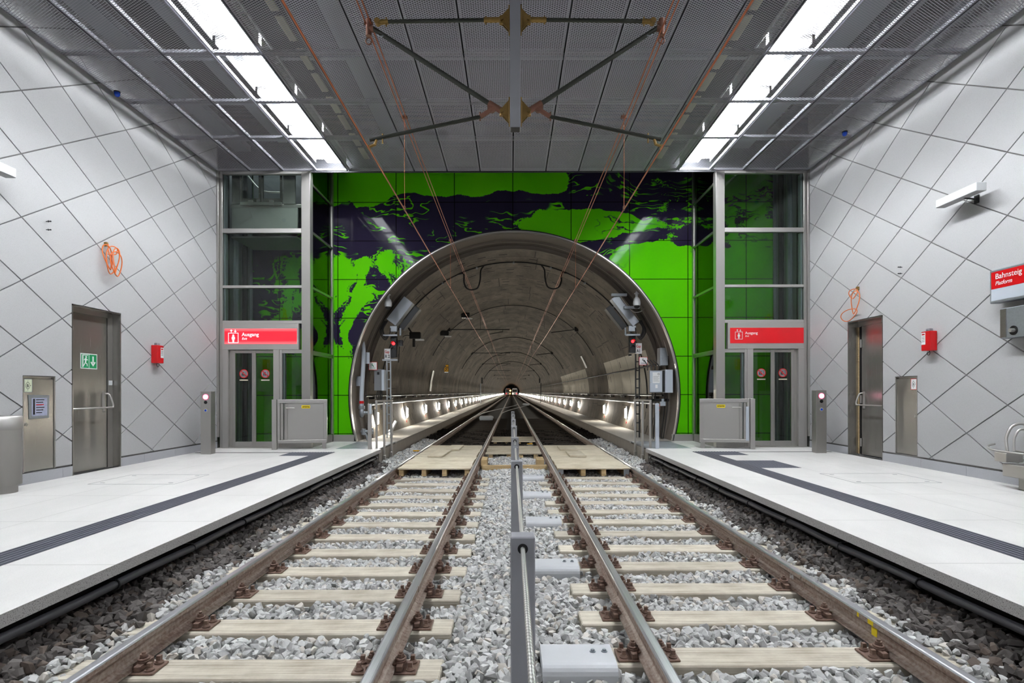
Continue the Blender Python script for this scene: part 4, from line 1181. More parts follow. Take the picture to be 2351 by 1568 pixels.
# ================================================================== WALL DOORS AND CABINETS
def wall_door(s, box, rec, n):
    y0, y1, z0, z1 = box; sd = 'left' if s < 0 else 'right'
    xw, xr = s*(WX-.003), s*(WX+rec)
    m = MB()
    th = .006
    m.box(xw, xr+s*.04, y1-.012, y1+.0, z0, z1); m.box(xw, xr+s*.04, y0, y0+.012, z0, z1); m.box(xw, xr+s*.04, y0, y1, z1-.012, z1)
    fr = m.build('door_%d' % n, 'steel_dark')
    struct(fr, 'brushed steel fire door set into the %s diamond-panel wall' % sd, 'door')
    m = MB(); m.box(xr, xr+s*.05, y1-.10 if s > 0 else y1-.13, y1-.012, z0, z1-.012); m.box(xr, xr+s*.05, y0+.012, y0+.06, z0, z1-.012); m.box(xr, xr+s*.05, y0+.06, y1-.1, z1-.09, z1-.012); m.build('door_frame', 'steel', fr)
    ly0, ly1 = y0+.05, y1-(.125 if s > 0 else .16)
    m = MB(); m.cbox(xr-s*.005, xr+s*.045, ly0, ly1, z0+.01, z1-.085, .004); lf = m.build('door_leaf', 'steel_dark', fr)
    m = MB(); m.box(xr+s*.0, xr+s*.05, ly1, ly1+.025, z0+.01, z1-.09); m.build('seal', 'black', fr)
    zb = 1.22 if s < 0 else 1.20
    m = MB(); yh = ly1-.07
    m.tube([(xr-s*.012, yh+.02, zb+.22), (xr-s*.07, yh+.04, zb+.2), (xr-s*.12, yh+.05, zb+.06), (xr-s*.125, yh+.045, zb), (xr-s*.125, yh-.03, zb-.01), (xr-s*.11, ly0+.08, zb-.015), (xr-s*.01, ly0+.05, zb-.015)], .014, 10)
    m.cbox(xr-s*.012, xr, yh-.03, yh+.03, zb-.08, zb+.25, .004); m.build('panic_bar', 'steel_light', lf)
    if s > 0:
        m = MB(); m.box(xr-s*.012, xr+s*.03, ly1+.065, ly1+.108, z0+.02, z1-.1); m.build('timber_strip', 'pine2', fr)
        m = MB(); m.box(xr-s*.01, xr+s*.05, ly1+.02, ly1+.06, z0+.02, z1-.1); m.build('dark_gap', 'blackpaint', fr)
        for z in (.45, 1.3, 2.4):
            m = MB(); m.cyl((xr-s*.02, ly1+.0, z-.08), (xr-s*.02, ly1+.0, z+.08), .014, 10); m.build('hinge', 'steel_light', fr)
    else:
        m = MB(); m.cbox(xr-s*.0, xr-s*.01, y1-.115, y1-.03, 1.58, 1.66, .003); m.build('switch_plate', 'white', fr)
        b = MB(); b.box(s*(WX+.1), s*(WX+.2), y0-.05, y1+.05, z0-.1, z1+.1)
    return fr, xr, ly0, ly1
dl, xr, ly0, ly1 = wall_door(-1, DOOR_L, .13, 1)
# green emergency exit sign on the left door
t = thing('exit_sign', 'green running-man exit sign on the left steel door', 'sign', (xr+.005, 8.95, 1.98))
LS = ((0, .78, 0), (0, 0, .68))
org = (xr+.006, 8.88, 1.835)
m = MB(); m.slab(rect(0, .46, 0, .36), org, *LS, .003); m.build('plate', 'white_ink', t)
m = MB(); o2 = (org[0]+.003, org[1], org[2])
for a, b in ((.02, .222), (.238, .44)): m.slab(rect(a, b, .02, .34), o2, *LS, .001)
m.build('green_field', 'green_sign', t)
m = MB(); o3 = (org[0]+.004, org[1], org[2])
m.slab([(.34-.018, .30), (.34-.018, .14), (.34+.018, .14), (.34+.018, .30)], o3, *LS, .001)
m.slab([(.34-.075, .16), (.34, .06), (.34+.075, .16), (.34+.04, .175), (.34, .115), (.34-.04, .175)], o3, *LS, .001)
m.slab(rect(.045, .075, .03, .33), o3, *LS, .001); m.slab(rect(.045, .2, .31, .33), o3, *LS, .001)
m.slab(disc(.15, .275, .024, 14), o3, *LS, .001)
m.slab([(.12, .245), (.15, .25), (.165, .19), (.14, .14), (.115, .16)], o3, *LS, .001)
m.slab([(.15, .25), (.2, .21), (.195, .195), (.155, .215)], o3, *LS, .001); m.slab([(.12, .245), (.085, .205), (.095, .193), (.13, .225)], o3, *LS, .001)
m.slab([(.14, .15), (.185, .12), (.19, .06), (.17, .06), (.163, .11), (.125, .13)], o3, *LS, .001); m.slab([(.118, .16), (.135, .14), (.105, .085), (.075, .055), (.065, .07), (.09, .1)], o3, *LS, .001)
m.build('pictogram', 'white_ink', t)
wall_door(1, DOOR_R, .2, 2)
# stainless service cabinets flush in the walls
def cabinet(s, box):
    y0, y1, z0, z1 = box; sd = 'left' if s < 0 else 'right'
    t = thing('wall_cabinet', 'flush stainless service cabinet in the %s wall%s' % (sd, ', with a paper pouch on it' if s < 0 else ', without pouch'), 'cabinet', (s*WX, (y0+y1)/2, z0), 'flush stainless cabinets')
    m = MB(); x = s*(WX+.012); m.cbox(x, x+s*.03, y0+.008, y1-.008, z0+.008, z1-.03, .003); dr = m.build('door', 'steel_dark', t)
    m = MB(); m.box(x-s*.012, x+s*.1, y0-.004, y0+.005, z0, z1); m.box(x-s*.012, x+s*.1, y1-.005, y1+.004, z0, z1); m.box(x-s*.012, x+s*.1, y0, y1, z1-.006, z1+.003); m.box(x+s*.04, x+s*.1, y0, y1, z0, z1); m.build('frame', 'steel', t)
    yl = y0+.04
    m = MB(); yl = y0+.045
    m.lathe((x-s*.002, yl, z0+.66), [(.022, -.012), (.022, .012)] , 14, 'x'); m.build('lock', 'steel_light', dr)
    # bicycle-free round B symbol sticker
    R_ = LEFTW if s < 0 else RIGHTW
    nx = -s
    sy0 = y0+.02
    org = (x+nx*.001, sy0 if s < 0 else sy0+.135, z1-.22)
    m = MB(); m.slab(rect(0, .135, 0, .185), org, *R_, .001); st = m.build('sticker', 'greensticker' if s < 0 else 'white_ink', dr)
    e = MB(); o2 = (org[0]+nx*.0012, org[1], org[2])
    for r in (rect(0, .135, 0, .007), rect(0, .135, .178, .185), rect(0, .007, 0, .185), rect(.128, .135, 0, .185)): e.slab(r, o2, *R_, .0004)
    e.build('sticker_border', 'galv' if s < 0 else 'red_ink', st)
    e = MB()
    for i in range(24):
        a, b = 2*PI*i/24, 2*PI*(i+1)/24
        f = lambda r, u: (.062+r*.8*math.cos(u), .0925+r*math.sin(u))
        e.slab([f(.040, a), f(.046, a), f(.046, b), f(.040, b)], o2, *R_, .0004)
    e.slab(rect(.060, .064, .135, .165), o2, *R_, .0004); e.slab(rect(.060, .064, .02, .05), o2, *R_, .0004); e.slab([(.098, .088), (.118, .0925), (.098, .097)], o2, *R_, .0004)
    e.build('symbol', 'black_ink', st)
    text('lettering', 'B', .062, (o2[0], o2[1]+(.043 if s < 0 else -.043), o2[2]+.0705), *R_, 'black_ink', st, t=.0005, bold=.001)
    return t, x
cabinet(1, CAB_R); cabt, cx_ = cabinet(-1, CAB_L)
t = thing('paper_pouch', 'taped clear pouch with a printed sheet on the left wall cabinet', 'pouch', (cx_+.004, 7.97, 1.25))
m = MB(); m.slab([(0, 0), (.33, .005), (.34, .33), (-.015, .335)], (cx_+.002, 7.80, 1.09), *LEFTW, .004); m.build('pouch', 'galv', t)
m = MB(); m.slab(rect(.04, .30, .04, .29), (cx_+.0065, 7.80, 1.09), *LEFTW, .001); pp = m.build('sheet', 'paper', t)
m = MB()
for k in range(6): m.slab(rect(.11, .25-.02*(k % 3), .26-k*.036, .272-k*.036), (cx_+.0078, 7.80, 1.09), *LEFTW, .0005)
m.slab(rect(.06, .09, .06, .28), (cx_+.0078, 7.80, 1.09), *LEFTW, .0005); m.build('print', 'black_ink', pp)
m = MB(); m.slab(rect(.11, .24, .19, .203), (cx_+.0082, 7.80, 1.09), *LEFTW, .0005); m.build('print_red', 'red_ink', pp)

# ================================================================== OTHER THINGS ON THE WALLS
XW = WX-.001
def W(s, off=0.0): return s*(XW-off)
# red hydrant key boxes
for s, y, sd in ((-1, 10.52, 'left'), (1, 9.03, 'right')):
    z0, z1 = (2.0, 2.33) if s < 0 else (2.10, 2.41)
    t = thing('red_box', 'small red emergency box with white label on the %s wall' % sd, 'box', (W(s), y, z0), 'red wall boxes')
    m = MB(); m.cbox(W(s), W(s, .12), y-.095, y+.095, z0, z1, .008); bd = m.build('body', 'red', t)
    m = MB(); m.cbox(W(s, .02), W(s, .09), y-.04, y+.04, z1, z1+.045, .01); m.build('cap', 'galv', t)
    R_ = LEFTW if s < 0 else RIGHTW; yy = y-.01 if s < 0 else y+.085
    ox = W(s, .1205)
    if s < 0:
        org = (ox, y+.0, z0+.1)
    else: org = (ox, y+.085, z0+.1)
    m = MB(); m.slab(rect(0, .085, 0, .19), org, *R_, .001); lb = m.build('label_plate', 'white_ink', bd)
    m = MB(); o2 = (org[0]-s*.0013, org[1], org[2]); m.slab(rect(.01, .07, .15, .175), o2, *R_, .0004); m.build('label_heading', 'red_ink', lb)
    m = MB()
    for k in range(4): m.slab(rect(.01, .07, .12-k*.025, .127-k*.025), o2, *R_, .0004)
    m.build('label_lines', 'black_ink', lb)
    m = MB(); m.tube([(W(s, .07), y+.03*math.cos(a), z0-.035+.035*math.sin(a)) for a in [2*PI*i/16 for i in range(16)]], .005, 6, closed=True); m.build('pull_ring', 'dark_metal', t)
# coiled orange cables
def coil(pts_list, label, y, z, s):
    t = thing('cable_coil', label, 'cable', (W(s), y, z), 'coiled orange cables')
    for p in pts_list:
        m = MB(); m.tube(p, .0085, 8); m.build('cable', 'orange', t)
    m = MB(); m.cbox(W(s), W(s, .05), y-.02, y+.02, z+.16, z+.23, .005); m.build('hook', 'brass', t)
def loopcurve(s, cy, cz, ry, rz, tilt, dx, a0=0, a1=2*PI, n=26):
    out = []
    for i in range(n+1):
        a = a0+(a1-a0)*i/n; yy, zz = ry*math.cos(a), rz*math.sin(a)
        out.append((W(s, .03+dx+.02*math.sin(a*2)), cy+yy*math.cos(tilt)-zz*math.sin(tilt), cz+yy*math.sin(tilt)+zz*math.cos(tilt)))
    return out
cyL, czL = 9.24, 3.68
coil([loopcurve(-1, cyL+.05, czL-.05, .14, .24, -.25, .06), loopcurve(-1, cyL+.12, czL-.1, .13, .2, .1, .08), loopcurve(-1, cyL-.02, czL-.02, .09, .2, .3, .04), loopcurve(-1, cyL+.08, czL-.06, .06, .22, -.1, .1), [(W(-1, .06), cyL, czL+.2), (W(-1, .08), cyL-.02, czL+.08), (W(-1, .1), cyL+.04, czL-.1), (W(-1, .1), cyL+.0, czL-.22)], [(W(-1, .06), cyL+.22, czL+.16), (W(-1, .1), cyL+.12, czL+.06), (W(-1, .1), cyL-.06, czL+.02)]], 'bundled coil of orange cable on the left wall above the steel door', cyL, czL, -1)
cyR, czR = 10.95, 3.35
coil([loopcurve(1, cyR+.05, czR+.0, .13, .09, 0, .05), loopcurve(1, cyR-.02, czR-.18, .12, .22, .2, .06), loopcurve(1, cyR+.16, czR-.4, .26, .11, -.1, .07)], 'loose coil of orange cable on the right wall above the recessed door', cyR, czR-.1, 1)
# small wall hooks in pairs
for s, y, zz in ((-1, 8.08, (3.78, 3.90)), (1, 9.74, (3.48, 3.59))):
    for k, z in enumerate(zz):
        m = MB(); m.cyl((W(s), y, z), (W(s, .06), y, z), .006, 8); m.cyl((W(s, .03), y, z), (W(s, .035), y, z), .014, 10); m.cyl((W(s, .055), y, z), (W(s, .07), y, z), .010, 6)
        solo(m, 'wall_stud', 'dark_metal', '%s of two small metal studs on the %s wall' % ('lower' if k == 0 else 'upper', 'left' if s < 0 else 'right'), 'stud', 'wall studs', (W(s, .03), y, z))
# bracketed white light bars
for s, y0, y1, z in ((1, 7.86, 8.62, 4.30), (-1, 6.5, 7.30, 4.28)):
    sd = 'left' if s < 0 else 'right'
    t = thing('light_bar', 'white box luminaire on a bracket high on the %s wall' % sd, 'wall light', (W(s), (y0+y1)/2, z), 'bracketed wall luminaires')
    m = MB(); m.cbox(W(s, .12), W(s, .26), y0, y1, z-.06, z+.06, .006); m.build('housing', 'white', t)
    m = MB(); yc = y0+.4*(y1-y0); m.cbox(W(s), W(s, .02), yc-.04, yc+.04, z-.14, z-.02, .004); m.cyl((W(s, .01), yc, z-.08), (W(s, .19), yc, z-.06), .014, 8); m.build('bracket', 'dark_metal', t)
# platform sign, speaker box and bench on the right
t = thing('platform_sign', 'red and white platform sign box on the right wall at the edge of the photo', 'sign', (W(1), 7.2, 2.65))
y1, y0, z0, z1 = 7.77, 6.5, 2.65, 3.10
m = MB(); m.cbox(W(1, .02), W(1, .16), y0, y1, z0, z1, .01); m.build('case', 'galv', t)
m = MB(); m.slab(rect(.03, 1.2, .19, .42), (W(1, .161), y1, z0), *RIGHTW, .001); rf = m.build('red_field', 'red', t)
m = MB(); m.slab(rect(.03, 1.2, .03, .188), (W(1, .161), y1, z0), *RIGHTW, .001); m.build('white_field', 'lgrey', t)
text('lettering', 'Bahnsteig', .105, (W(1, .164), y1-.095, z0+.318), *RIGHTW, 'white_ink', rf)
text('lettering', 'Platform', .075, (W(1, .164), y1-.095, z0+.235), *RIGHTW, 'white_ink', rf, shear=.22)
t = thing('speaker_box', 'grey metal intercom box under the platform sign on the right wall', 'intercom', (W(1), 7.3, 2.18), None)
m = MB(); m.cbox(W(1), W(1, .14), 6.95, 7.63, 2.16, 2.56, .008); m.build('case', 'galv', t)
m = MB(); m.lathe((W(1, .142), 7.42, 2.25), [(.062, -.006), (.062, .006)], 24, 'x'); m.build('dial', 'blackpaint', t)
m = MB(); m.lathe((W(1, .17), 7.41, 2.25), [(.026, -.03), (.026, .03)], 16, 'x'); m.build('knob', 'steel_light', t)
m = MB(); m.cbox(W(1, .141), W(1, .146), 7.53, 7.62, 2.17, 2.55, .002)
m.build('flange', 'steel_dark', t)
t = thing('bench', 'stainless tube bench on a bracket against the right wall', 'bench', (6.35, 7.2, PF), None)
m = MB(); m.tube([(6.66, 7.86, .72), (6.5, 7.78, .70), (6.32, 7.5, .68), (6.30, 7.2, .67), (6.3, 5.9, .67)], .014, 10); m.tube([(6.6, 7.3, .68), (6.6, 5.9, .68)], .014, 10); m.tube([(6.45, 7.3, .68), (6.45, 5.9, .68)], .014, 10); m.build('seat', 'steel_light', t)
m = MB(); m.tube([(6.33, 7.28, .68), (6.36, 7.33, .85), (6.44, 7.33, 1.0), (6.56, 7.31, 1.03), (6.62, 7.3, .95)], .018, 10); m.tube([(6.39, 7.25, .68), (6.42, 7.28, .84), (6.48, 7.28, .95), (6.57, 7.27, .96)], .014, 10); m.build('armrest', 'steel_light', t)
m = MB(); m.cbox(6.28, 6.5, 7.24, 7.42, .54, .66, .004); m.cbox(6.30, 6.66, 6.9, 7.32, .36, .52, .004); m.build('bracket', 'steel', t)
m = MB(); m.cbox(6.4, 6.6, 6.95, 7.2, PF, .36, .004); m.build('foot', 'steel_dark', t)
# litter bin at the left edge
t = thing('litter_bin', 'round stainless litter bin by the left wall at the edge of the photo', 'bin', (-6.44, 7.1, PF+.1), None)
m = MB(); m.lathe((-6.44, 7.1, PF), [(.16, .0), (.16, .09), (.2, .1), (.2, .78), (.205, .785), (.205, .80)], 32); m.build('body', 'steel', t)
m = MB(); m.lathe((-6.44, 7.1, PF), [(.207, .80), (.207, .955), (.19, .965), (.05, .965)], 32); m.build('lid', 'steel_light', t)
# call pillars in front of the lifts
for s, sd in ((-1, 'left'), (1, 'right')):
    x, y = s*6.27, 11.62
    t = thing('call_pillar', 'stainless call pillar with a glowing pink lamp by the %s lift' % sd, 'call pillar', (x, y, PF), 'lift call pillars')
    m = MB(); m.cbox(x-.105, x+.105, y-.09, y+.09, PF, PF+1.28, .004); m.build('column', 'steel', t)
    zt = PF+1.28; yf = y-.0915
    m = MB(); m.lathe((x, yf, zt-.115), [(.05, -.006), (.05, .004)], 24, 'y'); m.build('lamp', 'pinklamp', t)
    m = MB(); m.lathe((x, yf+.002, zt-.115), [(.062, -.004), (.062, .002)], 24, 'y'); m.build('lamp_ring', 'halo', t)
    m = MB(); m.lathe((x, yf, zt-.225), [(.034, -.004), (.034, .003)], 20, 'y'); m.build('lens', 'blackpaint', t)
    m = MB(); m.lathe((x, yf, zt-.39), [(.034, -.004), (.034, .003)], 20, 'y'); bt = m.build('button', 'white', t)
    m = MB(); m.lathe((x, yf-.004, zt-.39), [(.022, -.003), (.022, .001)], 16, 'y'); m.build('button_core', 'blue', bt)
# --- things in the paving
for s, sd in ((-1, 'left'), (1, 'right')):
    m = MB(); xa, xb = s*3.74, s*4.05
    m.box(xa, xb, Y0, 11.86, PF-.01, PF+.002)
    for k in range(6):
        xx = s*(3.765+.052*k); m.box(xx-.011, xx+.011, Y0, 11.86, PF+.002, PF+.0065)
    solo(m, 'tactile_strip', 'tactile', 'dark ribbed guidance strip set along the %s platform' % sd, 'tactile paving', 'tactile guidance strips', (s*3.9, 7, PF))
    fl = [(4.05, 4.65, 11.2, 11.86)]+([(4.05, 4.72, 9.3, 10.3)] if s > 0 else [])
    for k, (a, b, c, d) in enumerate(fl):
        m = MB(); m.box(s*a, s*b, c, d, PF-.01, PF+.002)
        for i in range(int((b-a)/.06)):
            for j in range(int((d-c)/.06)):
                u, v = s*(a+.03+.06*i), c+.03+.06*j; m.add([(u-.016, v-.016, PF+.002), (u+.016, v-.016, PF+.002), (u+.016, v+.016, PF+.002), (u-.016, v+.016, PF+.002), (u-.01, v-.01, PF+.007), (u+.01, v-.01, PF+.007), (u+.01, v+.01, PF+.007), (u-.01, v+.01, PF+.007)], [(4, 5, 6, 7), (0, 1, 5, 4), (1, 2, 6, 5), (2, 3, 7, 6), (3, 0, 4, 7)])
        nm = 'dark dotted attention field on the %s platform %s' % (sd, 'in front of the lift gate' if k == 0 else 'nearer, beside the guidance strip')
        solo(m, 'tactile_field', 'tactile', nm, 'tactile paving', 'tactile attention fields', (s*(a+b)/2, (c+d)/2, PF))
    m = MB(); m.box(s*4.65, s*6.62, 11.76, 11.83, PF-.01, PF+.003)
    solo(m, 'slot_drain', 'dark_metal', 'thin dark slot drain across the %s platform in front of the lift' % sd, 'drain', 'slot drains', (s*5.6, 11.8, PF))
    # access hatch: dotted frame and lifting points
    x0, x1, y0, y1 = (4.66, 5.85, 7.75, 8.65)
    m = MB()
    for (a, b, c, d) in ((x0, x1, y0, y0+.006), (x0, x1, y1-.006, y1), (x0, x0+.006, y0, y1), (x1-.006, x1, y0, y1)):
        m.box(s*a, s*b, c, d, PF-.01, PF+.0015)
    for (u, v) in ((x0+.12, y0+.12), (x1-.12, y0+.12), (x0+.12, y1-.12), (x1-.12, y1-.12)): m.box(s*u-.03, s*u+.03, v-.01, v+.01, PF-.01, PF+.0015)
    solo(m, 'access_hatch', 'mgrey', 'flush access hatch outline in the paving of the %s platform' % sd, 'hatch', 'paved access hatches', (s*5.3, 8.2, PF))
    # black pipe under the edge with brackets
    t = thing('edge_pipe', 'black pipe on brackets under the %s platform edge' % sd, 'pipe', (s*2.98, 6, .03), 'pipes under the platform edges')
    xx = s*2.985
    m = MB(); m.tube([(xx+s*.008*math.sin(y*2.2), y, .03+.006*math.sin(y*4.5)) for y in [Y0+.4*i for i in range(97)]], .03, 10); m.build('pipe', 'black_pipe', t)
    for k in range(11):
        y = 2.2+k*1.0; q = MB(); q.cbox(xx-s*.01, s*3.145, y-.015, y+.015, .055, .068, .002); q.tube([(xx+.034*math.cos(a), y, .03+.034*math.sin(a)) for a in [2*PI*i/12 for i in range(12)]], .008, 6, closed=True); q.build('pipe_bracket', 'dark_metal', t)
# ================================================================== TUNNEL EQUIPMENT
def wx(z, r=4.05): return math.sqrt(max(.01, r*r-(z-TCZ)**2))
WORDS = ORD
# wall lamps low on both sides
for s, sd, y0 in ((-1, 'left', 16.2), (1, 'right', 19.75)):
    k = 0; y = y0; proto = None
    while y < 290:
        z = .72; x = TCX+s*(wx(z)-.02)
        if not (s > 0 and k == 2):
            lb = ('low tunnel wall lamp beside the %s walkway, %s from the portal' % (sd, WORDS[k])) if k < 14 else 'distant low tunnel wall lamp in the bright line beside the %s walkway' % sd
            if proto is None:
                t = thing('tunnel_lamp', lb, 'wall light', (x, y, z), 'low lamps beside the %s walkway' % sd); proto = t
                a = s*.06
                m = MB(); m.cbox(x-s*.05, x+s*.03, y-.05, y+.05, z-.24, z+.24, .01); m.build('housing', 'galv', t)
                m = MB(); m.lathe((x-s*.075, y, z-.2), [(.01, .02), (.034, .04), (.034, .34), (.01, .36)], 10); m.build('tube_lamp', 'tlamp', t)
                m = MB(); m.cbox(x-s*.06, x+s*.02, y-.06, y+.06, z-.5, z-.3, .008); m.build('red_bracket', 'red', t)
            else: dup(proto, (x, y, z), lb)
        y += 4.6; k += 1
# handrails and cable conduits along the lining
for s, sd in ((-1, 'left'), (1, 'right')):
    z = 1.36; x = TCX+s*(wx(z)-.12)
    t = thing('tunnel_handrail', 'dark handrail on brackets along the %s tunnel wall' % sd, 'handrail', (x, 30, z), 'tunnel handrails')
    m = MB(); m.cyl((x, 15.0, z), (x, 295, z), .026, 10); m.build('rail_tube', 'dark_metal', t)
    for k in range(40):
        y = 15.9+2.3*k; m = MB(); m.cbox(x-s*.04, x+s*.14, y-.12, y+.12, z-.1, z-.03, .006); m.build('bracket', 'black', t)
    z = 1.12; x = TCX+s*(wx(z)-.05)
    m = MB(); m.cyl((x, 15.8, z), (x, 295, z), .035, 10)
    solo(m, 'conduit_pipe', 'galv', 'grey pipe below the handrail on the %s tunnel wall' % sd, 'pipe', 'tunnel conduit pipes', (x, 30, z))
    if s > 0:
        z = 2.2; x = TCX+s*(wx(z)-.03)
        m = MB(); m.cyl((x, 15.8, z), (x, 295, z), .03, 8)
        solo(m, 'power_cable', 'black', 'black power cable higher up along the right tunnel wall', 'cable', None, (x, 30, z))
# signals
def signal(s, y, xs, label, plate, near=True, lit=True):
    sd = 'left' if s < 0 else 'right'
    x = s*xs; zh0, zh1 = (2.4, 3.05) if s < 0 else (2.52, 3.05)
    t = thing('track_signal', label, 'signal', (x, y, PF), 'track signals')
    hx = x+.15 if s < 0 else x-.15
    m = MB()
    if near:
        for dx in (-.05, .05): m.cbox(x+dx-.018, x+dx+.018, y-.02, y+.02, PF, zh0-.02, .003)
        for k in range(9): z = PF+.15+k*.24; m.cbox(x-.05, x+.05, y-.012, y+.012, z, z+.03, .003)
        m.cbox(x-.17, x+.25*(1 if s < 0 else -1), y-.05, y+.03, zh0-.08, zh0-.03, .004)
    else: m.cyl((x, y, PF), (x, y, zh0), .05, 10)
    m.build('mast', 'galv' if s < 0 else 'dark_metal', t)
    m = MB(); m.cbox(hx-.085, hx+.085, y-.09, y+.09, zh0, zh1, .01); hd = m.build('signal_head', 'blackpaint', t)
    zr = zh0+.6*(zh1-zh0)
    for k, zz in enumerate((zr+.17, zr, zr-.17)):
        m = MB(); m.lathe((hx, y-.095, zz), [(.04, -.006), (.04, .006)], 18, 'y'); m.build('lens', 'redlamp' if (k == 1 and lit) else 'black', hd)
        m = MB()
        n = 10
        for i in range(n):
            a, b = PI*i/n, PI*(i+1)/n
            m.add([(hx+.056*math.cos(a), y-.09, zz+.056*math.sin(a)), (hx+.056*math.cos(b), y-.09, zz+.056*math.sin(b)), (hx+.056*math.cos(b), y-.17, zz+.056*math.sin(b)), (hx+.056*math.cos(a), y-.17, zz+.056*math.sin(a)),
                   (hx+.06*math.cos(a), y-.09, zz+.06*math.sin(a)), (hx+.06*math.cos(b), y-.09, zz+.06*math.sin(b)), (hx+.06*math.cos(b), y-.17, zz+.06*math.sin(b)), (hx+.06*math.cos(a), y-.17, zz+.06*math.sin(a))], [(0, 1, 2, 3), (7, 6, 5, 4), (3, 2, 6, 7)])
        m.build('hood', 'blackpaint', hd)
    if plate:
        px = hx-.26 if s < 0 else hx+.095; pz = 2.36 if s < 0 else 2.50
        m = MB(); m.slab(rect(0, .165, 0, .29), (px, y-.05, pz), *FRONT, .006); pl = m.build('name_plate', 'white_ink', t)
        text('lettering', 'Gap', .105, (px+.012, y-.0565, pz+.17), *FRONT, 'red_ink', pl, xs=.72, bold=.002)
        text('lettering', plate, .12, (px+.02, y-.0565, pz+.04), *FRONT, 'black_ink', pl, xs=.78, bold=.003)
    if near:
        m = MB(); m.cbox(hx+.16*(-s)-.06, hx+.16*(-s)+.06, y+.05, y+.16, zh0+.33, zh0+.5, .01) if s < 0 else m.cyl((hx-.03, y, zh1), (hx-.03, y, zh1+.3), .03, 10)
        m.build('side_box' if s < 0 else 'top_unit', 'black' if s < 0 else 'galv', t)
signal(-1, 15.6, 3.42, 'red-lit track signal with Gap R2 plate on the left walkway', 'R 2')
signal(1, 15.6, 3.43, 'red-lit track signal with Gap A1 plate on the right walkway', 'A1')
signal(-1, 62.0, 3.4, 'small distant signal on a pole far along the left walkway', None, False, False)
signal(1, 66.0, 3.4, 'small distant signal on a pole far along the right walkway', None, False, False)
# dome cameras on the collar
for s, sd, x, z in ((-1, 'left', -3.25, 3.74), (1, 'right', 3.225, 3.76)):
    y = 14.75
    t = thing('dome_camera', 'white dome camera hanging at the %s shoulder of the tunnel mouth' % sd, 'camera', (x, y, z), 'dome cameras')
    m = MB(); m.cyl((x, y, z+.16), (x, y, z+.29), .035, 12); m.cbox(x-.06, x+.06, y-.03, y+.03, z+.24, z+.27, .004); m.cyl((x, y, z+.29), (x+s*.02, y+.1, z+.42), .02, 8); m.build('bracket', 'white', t)
    m = MB(); m.lathe((x, y, z), [(.085, -.06), (.098, -.02), (.095, .05), (.075, .12), (.035, .165)], 24); m.build('housing', 'white', t)
    m = MB(); m.lathe((x, y, z-.06), [(.078, 0), (.07, -.04), (.045, -.07), (.01, -.078)], 20); m.build('dome', 'black', t)
# tilted floodlight boxes, inside the mouth
def placed(t, name, matn, s, x, y, z, ang, dims):
    m = MB(); a, b, c = dims; m.cbox(-a/2, a/2, -b/2, b/2, -c/2, c/2, .008)
    m.xf(Matrix.Translation((x, y, z)) @ Matrix.Rotation(ang, 4, 'Y')); return m.build(name, matn, t)
for s, sd in ((-1, 'left'), (1, 'right')):
    y = 15.5; x, z = s*3.0, 3.62
    ang = -s*math.radians(-50) if s < 0 else math.radians(50)
    ang = math.radians(-52) if s < 0 else math.radians(52)
    t = thing('floodlight_box', 'tilted grey cabinet at the %s shoulder of the tunnel mouth' % sd, 'equipment box', (x, y, z), 'tilted shoulder boxes')
    if s < 0: placed(t, 'case', 'lgrey', s, x-.07, y, z+.04, ang, (.78, .3, .3))
    else: placed(t, 'case', 'galv', s, x+.05, y, z+.05, ang, (.95, .3, .22))
    placed(t, 'louvre', 'dark_metal', s, x-s*.17, y+.1, z-.13, ang, (.74, .3, .16))
    if s > 0:
        for dz, xx in ((.42, 2.92), (.08, 3.26)):
            m = MB(); m.cbox(xx-.26, xx+.16, y-.24, y-.17, z+dz, z+dz+.07, .006); m.build('strut', 'lgrey', t)
        m = MB(); m.tube([(2.86, y-.2, 4.1), (3.2, y-.2, 3.66), (3.44, y-.2, 3.62), (3.66, 15.0, 3.72), (3.92, 14.9, 3.0), (4.08, 14.9, 2.4)], .012, 6); m.build('cable_pipe', 'steel_light', t)
    m = MB(); c0 = (s*3.4, y, 3.25)
    for k in range(4):
        m.tube([(c0[0]+s*.0+.03*k*s, y-.1, 3.4), (c0[0]+s*(.12+.03*k), y-.12, 3.2-.03*k), (c0[0]+s*.08, y-.1, 3.0-.04*k), (c0[0]-s*.04, y-.1, 3.02), (c0[0]-s*.07, y-.1, 3.2)], .014, 6)
    m.build('cable_loops', 'black', t)
    m = MB(); m.cbox(s*3.25-.1, s*3.25+.1, y-.1, y+.02, 3.1, 3.26, .01); m.cbox(s*3.3-.24, s*3.3+.16, y-.12, y-.06, 2.98, 3.03, .005); m.cyl((s*3.06, y-.1, 3.0), (s*3.06, y-.1, 3.2), .03, 8); m.build('bracket', 'galv', t)
